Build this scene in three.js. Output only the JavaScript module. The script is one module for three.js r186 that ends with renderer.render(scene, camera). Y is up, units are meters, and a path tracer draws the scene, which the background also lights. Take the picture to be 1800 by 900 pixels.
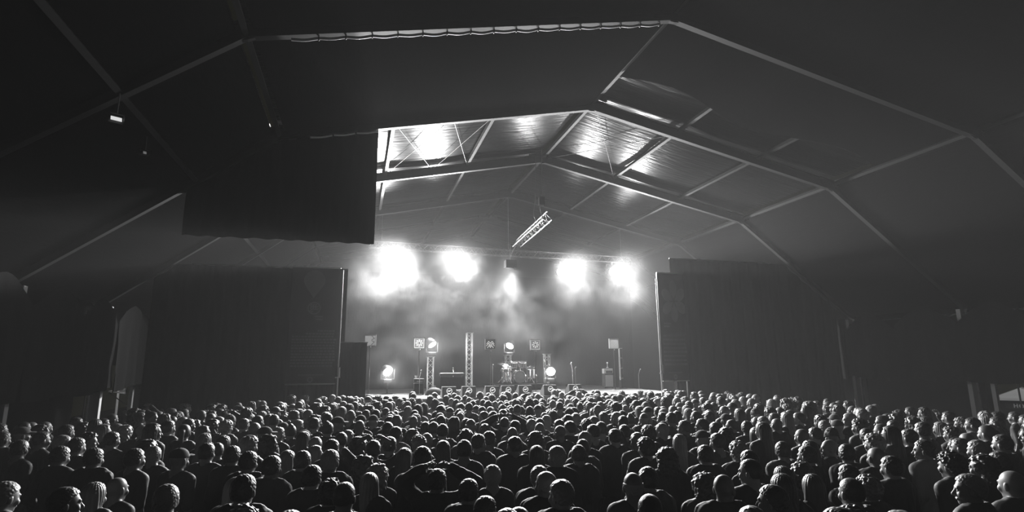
import * as THREE from 'three';
import { mergeGeometries, mergeVertices } from 'three/addons/utils/BufferGeometryUtils.js';
import { RectAreaLightUniformsLib } from 'three/addons/lights/RectAreaLightUniformsLib.js';
import { ImprovedNoise } from 'three/addons/math/ImprovedNoise.js';
import { RoundedBoxGeometry } from 'three/addons/geometries/RoundedBoxGeometry.js';

// ---------------------------------------------------------------- camera, night sky, haze, exposure
const scene = new THREE.Scene();
const FOCAL = 976.58;                                   // pixels in the 1800 x 900 frame
const camera = new THREE.PerspectiveCamera(2 * Math.atan(450 / FOCAL) * 180 / Math.PI, 2, 0.1, 200);
camera.position.set(-7.116, 2.7, 0);
camera.rotation.order = 'YXZ';
camera.rotation.set(0.19137, -0.27242, -0.00742);
camera.updateMatrixWorld(true);
scene.background = new THREE.Color(0.004, 0.004, 0.002);  // night outside the tent
scene.fog = new THREE.FogExp2(0xffffff, 0.002);          // thin stage haze that fills the tent: an even volume that only the lamps light
const renderer = new THREE.WebGLRenderer();
renderer.toneMapping = THREE.LinearToneMapping;
renderer.toneMappingExposure = 1.0;
renderer.shadowMap.enabled = true;
RectAreaLightUniformsLib.init();
const BLINDER = 1400, SPILL = 60, BEAM = 14, PLUME = 45;        // candela of the stage lamps

// ---------------------------------------------------------------- helpers
let seed = 20240611;
const rnd = () => { seed = (seed + 0x6d2b79f5) | 0; let t = Math.imul(seed ^ (seed >>> 15), 1 | seed); t = (t + Math.imul(t ^ (t >>> 7), 61 | t)) ^ t; return ((t ^ (t >>> 14)) >>> 0) / 4294967296; };
const rr = (a, b) => a + (b - a) * rnd();
const pick = (a) => a[Math.floor(rnd() * a.length)];
const gauss = () => Math.sqrt(-2 * Math.log(1 - rnd())) * Math.cos(2 * Math.PI * rnd());
const perlin = new ImprovedNoise();
const lerp = THREE.MathUtils.lerp, clamp = THREE.MathUtils.clamp;
const V = (x, y, z) => new THREE.Vector3(x, y, z);
const taken = new Map();
const numbered = (n) => { const k = taken.get(n) ?? 0; taken.set(n, k + 1); return k ? n + '_' + String(k).padStart(3, '0') : n; };
function put(o) { o.traverse((c) => { if (c.isMesh) { c.castShadow = true; c.receiveShadow = true; } }); return o; }
function thing(name, label, category, pos = [0, 0, 0], turn = 0, group) {
  const o = new THREE.Group(); o.name = numbered(name); o.position.set(...pos); o.rotation.y = turn;
  o.userData = { label, category }; if (group) o.userData.group = group;
  scene.add(o); return o;
}
function setting(name, label) { const o = new THREE.Group(); o.name = name; o.userData = { label, kind: 'structure' }; scene.add(o); return o; }
function part(name, geo, mat, parent, label) {
  const m = new THREE.Mesh(Array.isArray(geo) ? join(geo) : geo, mat); m.name = name; m.castShadow = m.receiveShadow = true;
  if (label) m.userData.label = label;
  parent.add(m); return m;
}
const join = (list) => list.length === 1 ? list[0] : mergeGeometries(list.map((g) => { const h = g.index ? g.toNonIndexed() : g; for (const k of Object.keys(h.attributes)) if (!['position', 'normal', 'uv'].includes(k)) h.deleteAttribute(k); return h; }));
const box = (w, h, d, x = 0, y = 0, z = 0, rx = 0, ry = 0, rz = 0) => { const g = new THREE.BoxGeometry(w, h, d); g.applyMatrix4(new THREE.Matrix4().compose(V(x, y, z), new THREE.Quaternion().setFromEuler(new THREE.Euler(rx, ry, rz)), V(1, 1, 1))); return g; };
const rbox = (w, h, d, x = 0, y = 0, z = 0, r = 0.02, rx = 0, ry = 0, rz = 0) => { const g = new RoundedBoxGeometry(w, h, d, 2, r); g.applyMatrix4(new THREE.Matrix4().compose(V(x, y, z), new THREE.Quaternion().setFromEuler(new THREE.Euler(rx, ry, rz)), V(1, 1, 1))); return g; };
const cyl = (r0, r1, h, x = 0, y = 0, z = 0, seg = 16, rx = 0, rz = 0) => { const g = new THREE.CylinderGeometry(r0, r1, h, seg); g.rotateX(rx); g.rotateZ(rz); g.translate(x, y, z); return g; };
function rod(p, q, r, seg = 6) {
  const a = p.isVector3 ? p : V(...p), b = q.isVector3 ? q : V(...q), d = b.clone().sub(a), L = d.length();
  const g = new THREE.CylinderGeometry(r, r, L, seg); g.translate(0, L / 2, 0);
  g.applyQuaternion(new THREE.Quaternion().setFromUnitVectors(V(0, 1, 0), d.normalize())); g.translate(a.x, a.y, a.z); return g;
}
const tube = (pts, r, n = 24, seg = 6) => new THREE.TubeGeometry(new THREE.CatmullRomCurve3(pts.map((p) => V(...p))), n, r, seg);
const lathe = (pts, seg = 24) => new THREE.LatheGeometry(pts.map(([x, y]) => new THREE.Vector2(x, y)), seg);
// the point of the place that the photograph shows at pixel (px, py), on the upright plane at depth z or on the level y
const toWorld = (px, py) => V((px - 900) / FOCAL, -(py - 450) / FOCAL, -1).applyMatrix3(new THREE.Matrix3().setFromMatrix4(camera.matrixWorld));
const atZ = (px, py, z) => { const v = toWorld(px, py); return camera.position.clone().addScaledVector(v, (z - camera.position.z) / v.z); };
const atY = (px, py, y) => { const v = toWorld(px, py); return camera.position.clone().addScaledVector(v, (y - camera.position.y) / v.y); };
const atX = (px, py, x) => { const v = toWorld(px, py); return camera.position.clone().addScaledVector(v, (x - camera.position.x) / v.x); };

// ---------------------------------------------------------------- textures and materials
function noiseTex(w, h, fn, srgb = false) {
  const d = new Uint8Array(w * h * 4);
  for (let y = 0; y < h; y++) for (let x = 0; x < w; x++) { const v = clamp(fn(x / w, y / h), 0, 1) * 255, i = (y * w + x) * 4; d[i] = d[i + 1] = d[i + 2] = v; d[i + 3] = 255; }
  const t = new THREE.DataTexture(d, w, h); t.wrapS = t.wrapT = THREE.RepeatWrapping; t.magFilter = THREE.LinearFilter; t.minFilter = THREE.LinearFilter;
  if (srgb) t.colorSpace = THREE.SRGBColorSpace; t.needsUpdate = true; return t;
}
// seamless noise: blend four shifted copies
const tileable = (f) => (u, v) => { const a = f(u, v), b = f(u - 1, v), c = f(u, v - 1), d = f(u - 1, v - 1); return (a * (1 - u) + b * u) * (1 - v) + (c * (1 - u) + d * u) * v; };
const fbm = (x, y, z = 0, o = 4) => { let s = 0, a = 0.5; for (let i = 0; i < o; i++) { s += a * perlin.noise(x, y, z + i * 7.3); x *= 2.03; y *= 2.03; z *= 2.03; a *= 0.5; } return s; };
const wrinkleTex = noiseTex(512, 512, tileable((u, v) => 0.5 + 0.55 * fbm(u * 3 + 5, v * 26, 1, 3) + 0.3 * fbm(u * 7, v * 60 + 3, 9, 2)));
const clothTex = noiseTex(256, 256, tileable((u, v) => 0.5 + 0.7 * fbm(u * 5, v * 3, 2, 4)));
const grainTex = noiseTex(256, 256, tileable((u, v) => 0.72 + 0.5 * fbm(u * 9, v * 9, 4, 5)), true);
const rep = (t, x, y) => { const c = t.clone(); c.repeat.set(x, y); c.needsUpdate = true; return c; };
const grey = (v) => new THREE.Color(v, v, v);
const std = (v, rough = 0.8, metal = 0, extra = {}) => new THREE.MeshStandardMaterial({ color: grey(v), roughness: rough, metalness: metal, side: THREE.DoubleSide, ...extra });
const matte = (v, extra = {}) => new THREE.MeshPhysicalMaterial({ color: grey(v), roughness: 1, specularIntensity: 0, side: THREE.DoubleSide, ...extra });   // napped cloth without gloss
const M = {
  roof: new THREE.MeshPhysicalMaterial({ color: grey(0.005), roughness: 0.28, specularIntensity: 0.045, bumpMap: rep(wrinkleTex, 1, 1), bumpScale: 0.03, side: THREE.DoubleSide }),
  alu: std(0.55, 0.42, 0.75), rafter: new THREE.MeshPhysicalMaterial({ color: grey(0.016), roughness: 0.6, specularIntensity: 0.22 }), purlin: new THREE.MeshPhysicalMaterial({ color: grey(0.014), roughness: 0.6, specularIntensity: 0.2 }), aluDull: std(0.32, 0.6, 0.5), steel: std(0.3, 0.4, 0.8), chrome: std(0.8, 0.16, 1),
  blackMetal: std(0.025, 0.5, 0.2), plastic: std(0.03, 0.42), blackCloth: matte(0.004, { bumpMap: rep(clothTex, 2, 1), bumpScale: 0.01 }),
  liner: matte(0.014, { bumpMap: rep(clothTex, 2, 1), bumpScale: 0.01 }), tarp: matte(0.005),
  whiteCloth: std(0.75, 0.9), post: std(0.62, 0.55, 0.1), floor: matte(0.012, { map: rep(grainTex, 12, 12) }),
  deck: std(0.1, 0.45, 0, { map: rep(grainTex, 3, 2) }), scrim: matte(0.01), wood: std(0.14, 0.6, 0, { map: rep(grainTex, 2, 6) }),
  cable: std(0.12, 0.55), matteBlack: matte(0.02), aluTruss: std(0.22, 0.5, 0.5), wire: std(0.04, 0.6), cablePale: std(0.35, 0.5), white: std(0.8, 0.5), tolex: std(0.05, 0.7), cream: std(0.5, 0.7), brass: std(0.6, 0.25, 1), drumShell: std(0.08, 0.2, 0), drumHead: std(0.08, 0.5), rubber: std(0.02, 0.8),
};
M.frost = new THREE.MeshPhysicalMaterial({ color: grey(0.4), roughness: 1, transmission: 0.7, thickness: 0 });
const glow = (v) => new THREE.MeshStandardMaterial({ color: 0x000000, emissive: 0xffffff, emissiveIntensity: v, roughness: 1 });
M.emblemAddedGlow = glow(0.9);  // glow put into the emblem colour to make it bright, not a lamp
// ---------------------------------------------------------------- the tent: a 30 m polygon marquee with a frame every 5 m
const Z0 = -10.701, BAY = 5, APEX = 10.854, KX = 9.385, KY = 8.87, EX = 15.155, EY = 4.4976, LIFT = 0.46, CX = 14.72;
const FRAMES = [-3, -2, -1, 0, 1, 2, 3, 4, 5].map((k) => Z0 - BAY * k);
const PROFILE = [[-EX, EY], [-KX, KY], [0, APEX], [KX, KY], [EX, EY]];
const iBeam = new THREE.Shape([[-0.08, 0], [0.08, 0], [0.08, 0.035], [0.03, 0.05], [0.03, 0.29], [0.08, 0.305], [0.08, 0.34], [-0.08, 0.34], [-0.08, 0.305], [-0.03, 0.29], [-0.03, 0.05], [-0.08, 0.035]].map(([x, y]) => new THREE.Vector2(x, y)));
function rafter(a, b) {
  const dx = b[0] - a[0], dy = b[1] - a[1], L = Math.hypot(dx, dy);
  const g = new THREE.ExtrudeGeometry(iBeam, { depth: L, bevelEnabled: false, steps: 1 });
  g.rotateY(Math.PI / 2); g.rotateZ(Math.atan2(dy, dx)); g.translate(a[0], a[1], 0); return g;
}
const rafters = PROFILE.slice(0, 4).map((p, i) => rafter(p, PROFILE[i + 1]));
const plateShape = (() => { const s = new THREE.Shape(); s.moveTo(-0.55, 0.02); s.lineTo(0, -0.03); s.lineTo(0.55, 0.02); s.lineTo(0.55, 0.3); s.lineTo(0, 0.4); s.lineTo(-0.55, 0.3); return s; })();
const plate = new THREE.ExtrudeGeometry(plateShape, { depth: 0.09, bevelEnabled: true, bevelSize: 0.008, bevelThickness: 0.008, bevelSegments: 1 }); plate.translate(0, 0, -0.045);
const column = new THREE.ExtrudeGeometry(iBeam, { depth: EY + 0.1, bevelEnabled: false }); column.rotateX(-Math.PI / 2); column.rotateY(Math.PI / 2);
const basePlate = box(0.4, 0.03, 0.4);
const FRAME_WORDS = { 0: 'nearest roof frame in view, strung with a tied cable along its underside', 1: 'second roof frame, edge of the black masking drape', 2: 'third roof frame, before the shiny roof lining over the stage', 3: 'fourth roof frame, over the stage lamps', 4: 'roof frame behind the stage backdrop', 5: 'end frame of the tent behind the stage', '-1': 'roof frame just behind the camera', '-2': 'roof frame far behind the camera', '-3': 'end frame of the tent behind the camera' };
FRAMES.forEach((z, i) => {
  const k = i - 3, f = new THREE.Group(); f.name = numbered('portal_frame'); f.position.z = z; scene.add(f);
  f.userData = { label: 'aluminium portal frame, ' + FRAME_WORDS[k], kind: 'structure' };
  rafters.forEach((g) => part('rafter', g, M.rafter, f));
  [[-KX, KY, 0.38], [0, APEX, 0], [KX, KY, -0.38]].forEach(([x, y, r]) => { const m = part('joint_plate', plate, M.rafter, f); m.position.set(x, y, 0); m.rotation.z = r; });
  for (const s of [-1, 1]) { const m = part('column', column, M.post, f); m.position.set(s * CX, 0, 0); if (s > 0) m.rotation.y = Math.PI; const b = part('base_plate', basePlate, M.steel, f); b.position.set(s * (CX + 0.17), 0.015, 0); }
});
// roof lining panels, one for each bay and slope, wrinkled across the bay
const ceiling = setting('ceiling', 'dark shiny roof lining of the tent, sagging between aluminium purlins');
function panel(a, b, z0, z1, id) {
  const nx = 28, nz = 10, pos = [], uv = [], idx = [];
  const dx = b[0] - a[0], dy = b[1] - a[1], L = Math.hypot(dx, dy), n = [-dy / L, dx / L];
  for (let side = 0; side < 2; side++) for (let j = 0; j <= nz; j++) for (let i = 0; i <= nx; i++) {
    const u = i / nx, v = j / nz, sag = -0.07 * Math.sin(Math.PI * v) * (0.5 + 0.5 * Math.sin(Math.PI * u)) - 0.035 * Math.abs(Math.sin(3 * Math.PI * u)) + 0.02 * perlin.noise(u * 4, v * 3, id * 3.1);
    const o = LIFT + sag + side * 0.03;
    pos.push(a[0] + dx * u + n[0] * o, a[1] + dy * u + n[1] * o, lerp(z0, z1, v)); uv.push(u * L / 4, (v + id * 0.37) * 5 / 4);
  }
  const R = nx + 1, N = R * (nz + 1), q = (p, r, s, t) => idx.push(p, r, s, p, s, t);
  for (let j = 0; j < nz; j++) for (let i = 0; i < nx; i++) { const p = j * R + i; q(p, p + 1, p + 1 + R, p + R); q(N + p, N + p + R, N + p + R + 1, N + p + 1); }
  for (let i = 0; i < nx; i++) { q(i, N + i, N + i + 1, i + 1); const p = nz * R + i; q(p, p + 1, N + p + 1, N + p); }
  for (let j = 0; j < nz; j++) { const p = j * R; q(p, p + R, N + p + R, N + p); const r = p + nx; q(r, N + r, N + r + R, r + R); }
  const g = new THREE.BufferGeometry(); g.setAttribute('position', new THREE.Float32BufferAttribute(pos, 3)); g.setAttribute('uv', new THREE.Float32BufferAttribute(uv, 2)); g.setIndex(idx); g.computeVertexNormals(); return g;
}
for (let k = 0; k < FRAMES.length - 1; k++) for (let s = 0; s < 4; s++) part('roof_panel', panel(PROFILE[s], PROFILE[s + 1], FRAMES[k], FRAMES[k + 1], k * 4 + s), M.roof, ceiling);
const purlinGeo = box(0.11, 0.12, BAY - 0.12);
const onSlope = (s, t, lift) => { const a = PROFILE[s], b = PROFILE[s + 1], L = Math.hypot(b[0] - a[0], b[1] - a[1]), n = [-(b[1] - a[1]) / L, (b[0] - a[0]) / L]; return [a[0] + (b[0] - a[0]) * t + n[0] * lift, a[1] + (b[1] - a[1]) * t + n[1] * lift, Math.atan2(b[1] - a[1], b[0] - a[0])]; };
const LINES = [[0, 0.02], [0, 1 / 3], [0, 2 / 3], [1, 0], [1, 1 / 3], [1, 2 / 3], [2, 0], [2, 1 / 3], [2, 2 / 3], [3, 0], [3, 1 / 3], [3, 2 / 3], [3, 0.98]];
for (let k = 0; k < FRAMES.length - 1; k++) for (const [s, t] of LINES) { const low = (s === 0 && t > 0.6) || (s === 1 && t === 0), [x, y, r] = onSlope(s, t, low ? 0.1 : 0.27); const m = part('purlin', purlinGeo, M.purlin, ceiling); m.position.set(x, y, (FRAMES[k] + FRAMES[k + 1]) / 2); m.rotation.z = (t === 0 && (s === 2)) ? 0 : r; }
// black blackout cloth under the purlins, up to the bay over the stage front
function clothPanel(s, z0, z1, id) {
  const a = onSlope(s, s === 2 ? 0.003 : 0.015, 0.16), b = onSlope(s, s === 1 ? 0.997 : 0.985, 0.16), nx = 18, nz = 8, pos = [], uv = [], idx = [], W = nx + 1, N = W * (nz + 1), q = (p, r, t, u) => idx.push(p, r, t, p, t, u);
  for (let d = 0; d < 2; d++) for (let j = 0; j <= nz; j++) for (let i = 0; i <= nx; i++) { const u = i / nx, v = j / nz, droop = 0.03 * Math.sin(u * Math.PI * 3) ** 2 * Math.sin(v * Math.PI) + 0.02 * perlin.noise(u * 5, v * 4, id * 1.7); pos.push(lerp(a[0], b[0], u), lerp(a[1], b[1], u) - droop + d * 0.012, lerp(z0, z1, v) + (s === 2 && v === 1 && z1 > FRAMES[4] && z1 < FRAMES[3] ? 0.35 * Math.sin(u * Math.PI * 3) : 0)); uv.push(u * 8, v * 4); }
  for (let j = 0; j < nz; j++) for (let i = 0; i < nx; i++) { const p = j * W + i; q(p, p + 1, p + 1 + W, p + W); q(N + p, N + p + W, N + p + W + 1, N + p + 1); }
  const g = new THREE.BufferGeometry(); g.setAttribute('position', new THREE.Float32BufferAttribute(pos, 3)); g.setAttribute('uv', new THREE.Float32BufferAttribute(uv, 2)); g.setIndex(idx); g.computeVertexNormals(); return g;
}
for (let k = 0; k < 7; k++) for (let s = 0; s < 4; s++) {
  if ((s === 1 || s === 2) && k > 3) continue;
  const z0 = FRAMES[k] - 0.09, z1 = s === 2 && k === 3 ? -13.7 : FRAMES[k + 1] + 0.09;
  part('blackout_cloth', clothPanel(s, z0, z1, k * 4 + s), M.blackCloth, ceiling);
}
// crossed wind bracing wires in the bay over the stage front
for (const [s, t0, t1] of [[1, 1 / 3, 0.52], [1, 0.52, 2 / 3], [2, 0.02, 1 / 3]]) for (const d of [0, 1]) {
  const a = onSlope(s, d ? t0 : t1, 0.22), b = onSlope(s, d ? t1 : t0, 0.22);
  part('bracing_wire', rod([a[0], a[1], FRAMES[4] - 0.1], [b[0], b[1], FRAMES[5] + 0.1], 0.01, 5), M.wire, ceiling);
}
// the ground
const floor = setting('floor', 'dark trodden ground under the crowd');
part('ground', box(44, 0.4, 60, 0, -0.2, -16), M.floor, floor);
// side walls: dark tarpaulin panels between the columns, an opening on either side
const ZEND = FRAMES[8], ZBACK = FRAMES[0];
function tarpWall(s) {
  const w = setting(s < 0 ? 'wall_left' : 'wall_right', s < 0 ? 'dark tarpaulin side wall with an exit' : 'dark tarpaulin side wall with an exit to a hut');
  for (let k = 0; k < 8; k++) {
    let a = FRAMES[k], b = FRAMES[k + 1];
    const open = s < 0 ? [-20.85, -25.4] : [-12.2, -15.4];
    const runs = (open[0] < a && open[1] > b) || (open[0] < a && open[0] > b) ? [[a, open[0]], [open[1], b]] : [[a, b]];
    for (const [p, q] of runs) if (p - q > 0.25) part('tarpaulin', box(0.05, EY, p - q - 0.02, s * (EX + 0.32), EY / 2, (p + q) / 2), M.tarp, w);
    if (runs.length > 1) part('tarpaulin', box(0.05, EY - 2.75, open[0] - open[1], s * (EX + 0.32), 2.75 + (EY - 2.75) / 2, (open[0] + open[1]) / 2), M.tarp, w);
  }
  // eave strip that closes the gap to the roof
  part('eave_strip', box(0.06, 0.9, ZBACK - ZEND, s * (EX + 0.34), EY + 0.3, (ZBACK + ZEND) / 2), M.tarp, w);
  // pale liner swags hung from the eave, one for each half bay
  for (let k = 1; k < 8; k++) for (let h = 0; h < 2; h++) {
    const z0 = FRAMES[k] - h * 2.5, z1 = z0 - 2.5, nx = 14, ny = 12, pos = [], idx = [], uv = [];
    for (let j = 0; j <= ny; j++) for (let i = 0; i <= nx; i++) {
      const u = i / nx, v = j / ny, top = EY + 0.25 - 0.75 * Math.pow(Math.abs(2 * u - 1), 1.6) * (h ? 1 : 0.8), y = lerp(top, 1.98 + 0.1 * Math.sin(u * 3.1 + k), v);
      const fold = 0.07 * Math.sin(u * 19 + k * 2 + v * 1.5) * (0.25 + v) + 0.05 * perlin.noise(u * 3, v * 2, k + h * 9);
      pos.push(s * (CX - 0.24 + fold), y, lerp(z0, z1, u)); uv.push(u * 2.5, v * 2);
    }
    for (let j = 0; j < ny; j++) for (let i = 0; i < nx; i++) { const p = j * (nx + 1) + i; idx.push(p, p + 1, p + nx + 2, p, p + nx + 2, p + nx + 1); }
    const g = new THREE.BufferGeometry(); g.setAttribute('position', new THREE.Float32BufferAttribute(pos, 3)); g.setAttribute('uv', new THREE.Float32BufferAttribute(uv, 2)); g.setIndex(idx); g.computeVertexNormals();
    part('liner_swag', g, M.liner, w);
  }
  return w;
}
const wallLeft = tarpWall(-1), wallRight = tarpWall(1);
const endShape = new THREE.Shape([[-EX - 0.4, 0], [EX + 0.4, 0], [EX + 0.4, EY + 0.2], [KX + 0.2, KY + 0.5], [0, APEX + 0.6], [-KX - 0.2, KY + 0.5], [-EX - 0.4, EY + 0.2]].map(([x, y]) => new THREE.Vector2(x, y)));
const endGeo = new THREE.ExtrudeGeometry(endShape, { depth: 0.05, bevelEnabled: false });
for (const [n, z, l] of [['wall_back', ZEND - 0.2, 'dark gable wall of the tent behind the stage'], ['wall_front', ZBACK + 0.2, 'dark gable wall of the tent behind the camera']]) { const w = setting(n, l); const m = part('gable_sheet', endGeo, M.tarp, w); m.position.z = z; }
// exit posts and headers
for (const [s, zs, n] of [[-1, [-23.5], 'door_1'], [1, [-12.2, -14.95], 'door_2']]) {
  const d = setting(n, s < 0 ? 'exit opening with white posts in the side wall' : 'exit opening with slim posts in the side wall');
  for (const z of zs) part('door_post', box(0.12, 2.8, 0.14, s * (CX + 0.1), 1.4, z), M.post, d);
}
// ---------------------------------------------------------------- stage lamps
const ZL = -26.3, DECK = 1.5;
function lensLight(parent, pos, dir, I, radius, cone) {
  const L = cone ? new THREE.SpotLight(0xffffff, I, 0, cone, 0.6, 2) : new THREE.PointLight(0xffffff, I, 0, 2);
  L.name = 'lamp_light'; L.position.copy(pos); L.castShadow = true; L.shadow.radius = radius / 0.02; L.shadow.bias = -0.002;
  if (cone) { L.target.position.copy(pos).addScaledVector(dir, 4); parent.add(L.target); }
  parent.add(L); return L;
}
function blinder(px, py, words, aim) {
  const p = atZ(px, py, ZL), o = thing('stage_blinder', words, 'stage lamp', [p.x, p.y, p.z], 0, 'four big stage blinders on the rear truss');
  o.rotation.set(0.18, aim, 0, 'YXZ');
  part('housing', lathe([[0, -0.42], [0.1, -0.42], [0.2, -0.36], [0.24, -0.2], [0.27, -0.02], [0.27, 0], [0.245, 0]], 28).rotateX(Math.PI / 2), M.blackMetal, o);
  part('lens', new THREE.CircleGeometry(0.24, 32).translate(0, 0, -0.015), glow(40), o, 'glaring white lens');
  part('yoke', [box(0.03, 0.5, 0.05, -0.32, 0.12, -0.2), box(0.03, 0.5, 0.05, 0.32, 0.12, -0.2), box(0.67, 0.03, 0.05, 0, 0.37, -0.2)], M.blackMetal, o);
  part('clamp', box(0.07, 0.16, 0.07, 0, 0.44, -0.2), M.steel, o);
  lensLight(o, V(0, 0, 0.06), V(0, -0.14, 1), BLINDER, 0.2, 1.05);
  lensLight(o, V(0, 0, 0.06), V(0, 0, 1), SPILL, 0.2);
  return p;
}
const LAMPS = [[693, 455, 'glaring white blinder at the far left of the rear truss', -0.16], [800, 462, 'glaring white blinder second from left on the rear truss', -0.08], [987, 478, 'glaring white blinder third from left on the rear truss', 0.12], [1078, 478, 'glaring white blinder at the far right of the rear truss', 0.16]].map((a) => blinder(...a));
// lattice truss between two points: chords, each a part, and one lacing of thin bars
function truss(o, a, b, w, sides, r, cell, mat, up = V(0, 1, 0)) {
  const A = V(...a), B = V(...b), d = B.clone().sub(A), L = d.length(); d.normalize();
  const s = d.clone().cross(up).normalize(), t = s.clone().cross(d).normalize(), cs = [];
  if (sides === 4) for (const [i, j] of [[-1, -1], [1, -1], [1, 1], [-1, 1]]) cs.push(s.clone().multiplyScalar(i * w / 2).addScaledVector(t, j * w / 2));
  else for (let k = 0; k < 3; k++) { const q = Math.PI / 2 + k * 2 * Math.PI / 3; cs.push(s.clone().multiplyScalar(Math.cos(q) * w * 0.577).addScaledVector(t, Math.sin(q) * w * 0.577)); }
  cs.forEach((c) => part('chord', rod(A.clone().add(c), B.clone().add(c), r, 8), mat, o));
  const bars = [], n = Math.max(2, Math.round(L / cell));
  cs.forEach((c, k) => { const c2 = cs[(k + 1) % cs.length]; for (let i = 0; i < n; i++) { const p = A.clone().addScaledVector(d, L * i / n), q = A.clone().addScaledVector(d, L * (i + 0.5) / n), e = A.clone().addScaledVector(d, L * (i + 1) / n); bars.push(rod(p.clone().add(c), q.clone().add(c2), r * 0.5, 5), rod(q.add(c2), e.add(c), r * 0.5, 5)); } });
  part('lacing', bars, mat, o);
}
{ // rear truss that carries the blinders, hung from the fourth frame
  const a = LAMPS[0], b = LAMPS[3], o = thing('lamp_truss', 'dark lattice truss that carries the four blinders', 'truss');
  truss(o, [a.x - 1.2, a.y + 0.68, ZL - 0.2], [b.x + 1.2, b.y + 0.68, ZL - 0.2], 0.3, 4, 0.025, 0.5, M.blackMetal);
  for (const x of [a.x - 0.6, (a.x + b.x) / 2, b.x + 0.6]) { const t = (x - a.x) / (b.x - a.x), y = lerp(a.y, b.y, t) + 0.84; part('hanging_chain', rod([x, y, ZL - 0.2], [x, APEX - Math.abs(x) * 0.211 + 0.3, ZL - 0.2], 0.012, 6), M.steel, o); }
}
{ // bright triangular truss that runs upstage over the deck
  const n = atZ(962, 381, -19.2), f = atZ(908, 430, -23.9), o = thing('triangular_truss', 'bright silver triangular truss hanging over the stage', 'truss');
  truss(o, [n.x, n.y, n.z], [f.x, f.y, f.z], 0.36, 3, 0.02, 0.5, M.aluTruss);
  for (const t of [0.12, 0.3]) { const p = n.clone().lerp(f, t); part('hanging_cable', tube([[p.x, p.y + 0.1, p.z], [p.x - 0.12, p.y + 0.5, p.z], [p.x - 0.05, p.y + 1.1, p.z], [p.x, APEX + 0.3 - Math.abs(p.x) * 0.211, p.z]], 0.012, 20, 5), M.cable, o); }
  part('hoist', [rbox(0.22, 0.34, 0.2, n.x - 0.05, n.y + 0.75, n.z - 0.5, 0.03)], M.matteBlack, o);
  part('power_cable', tube([[f.x, f.y, f.z], [f.x - 0.12, f.y - 0.25, f.z - 0.2], [f.x - 0.2, f.y - 0.5, f.z - 0.3]], 0.012, 12, 5), M.cable, o);
}
{ // boxy flood that shines straight down through the smoke
  const p = atZ(897, 472, -24.2), o = thing('down_light', 'black boxy lamp shining down through smoke between the blinders', 'stage lamp', [p.x, p.y, p.z]);
  part('housing', [rbox(0.5, 0.03, 0.42, 0, 0.36, 0, 0.01), rbox(0.5, 0.36, 0.03, 0, 0.19, 0.2, 0.01), rbox(0.5, 0.36, 0.03, 0, 0.19, -0.2, 0.01), rbox(0.03, 0.36, 0.4, 0.24, 0.19, 0, 0.01), rbox(0.03, 0.36, 0.4, -0.24, 0.19, 0, 0.01)], M.matteBlack, o);
  part('lens', new THREE.CircleGeometry(0.17, 24).rotateX(Math.PI / 2).translate(0, 0.1, 0), glow(25), o, 'white lens');
  part('hanger', rod([0, 0.37, 0], [0, 1.2, 0], 0.015), M.blackMetal, o);
  lensLight(o, V(0, 0.04, 0), V(0.12, -1, 0), PLUME, 0.12, 0.6);
}
// smaller moving lamps on towers and stands
function mover(px, py, z, dir, words, r) {
  const p = atZ(px, py, z), o = thing('moving_light', words, 'stage lamp', [p.x, p.y, p.z], 0, 'small moving lamps on the stage'), D = V(...dir).normalize();
  const q = new THREE.Quaternion().setFromUnitVectors(V(0, 0, 1), D), head = new THREE.Group(); head.name = 'lamp_head'; head.quaternion.copy(q); o.add(head);
  part('barrel', lathe([[0, -0.34], [0.09, -0.34], [0.14, -0.28], [r + 0.02, -0.1], [r + 0.025, 0.01], [r, 0.01]], 24).rotateX(Math.PI / 2), M.blackMetal, head);
  part('lens', new THREE.CircleGeometry(r, 28), glow(30), head, 'glowing white lens');
  part('yoke', [box(0.03, 0.42, 0.08, -r - 0.06, -0.1, -0.1), box(0.03, 0.42, 0.08, r + 0.06, -0.1, -0.1), box(2 * r + 0.15, 0.03, 0.08, 0, -0.31, -0.1)], M.blackMetal, o);
  part('base', rbox(0.34, 0.12, 0.3, 0, -0.39, -0.1, 0.02), M.blackMetal, o);
  lensLight(o, D.clone().multiplyScalar(0.06), D, BEAM, r * 0.8);
  return p;
}
const MOVERS = [mover(760, 606, -24.6, [0.45, -0.75, 0.48], 'moving lamp on the lattice tower near the left amplifier', 0.19), mover(896, 608, -27.1, [-0.5, -0.68, 0.52], 'moving lamp on the lattice tower behind the drum kit', 0.2), mover(682, 653, -24.2, [0.42, -0.56, 0.7], 'low moving lamp alone at the left end of the stage', 0.21), mover(968, 653, -25.2, [-0.3, -0.4, 0.85], 'low moving lamp beside the tower right of the drums', 0.21)];
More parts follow.
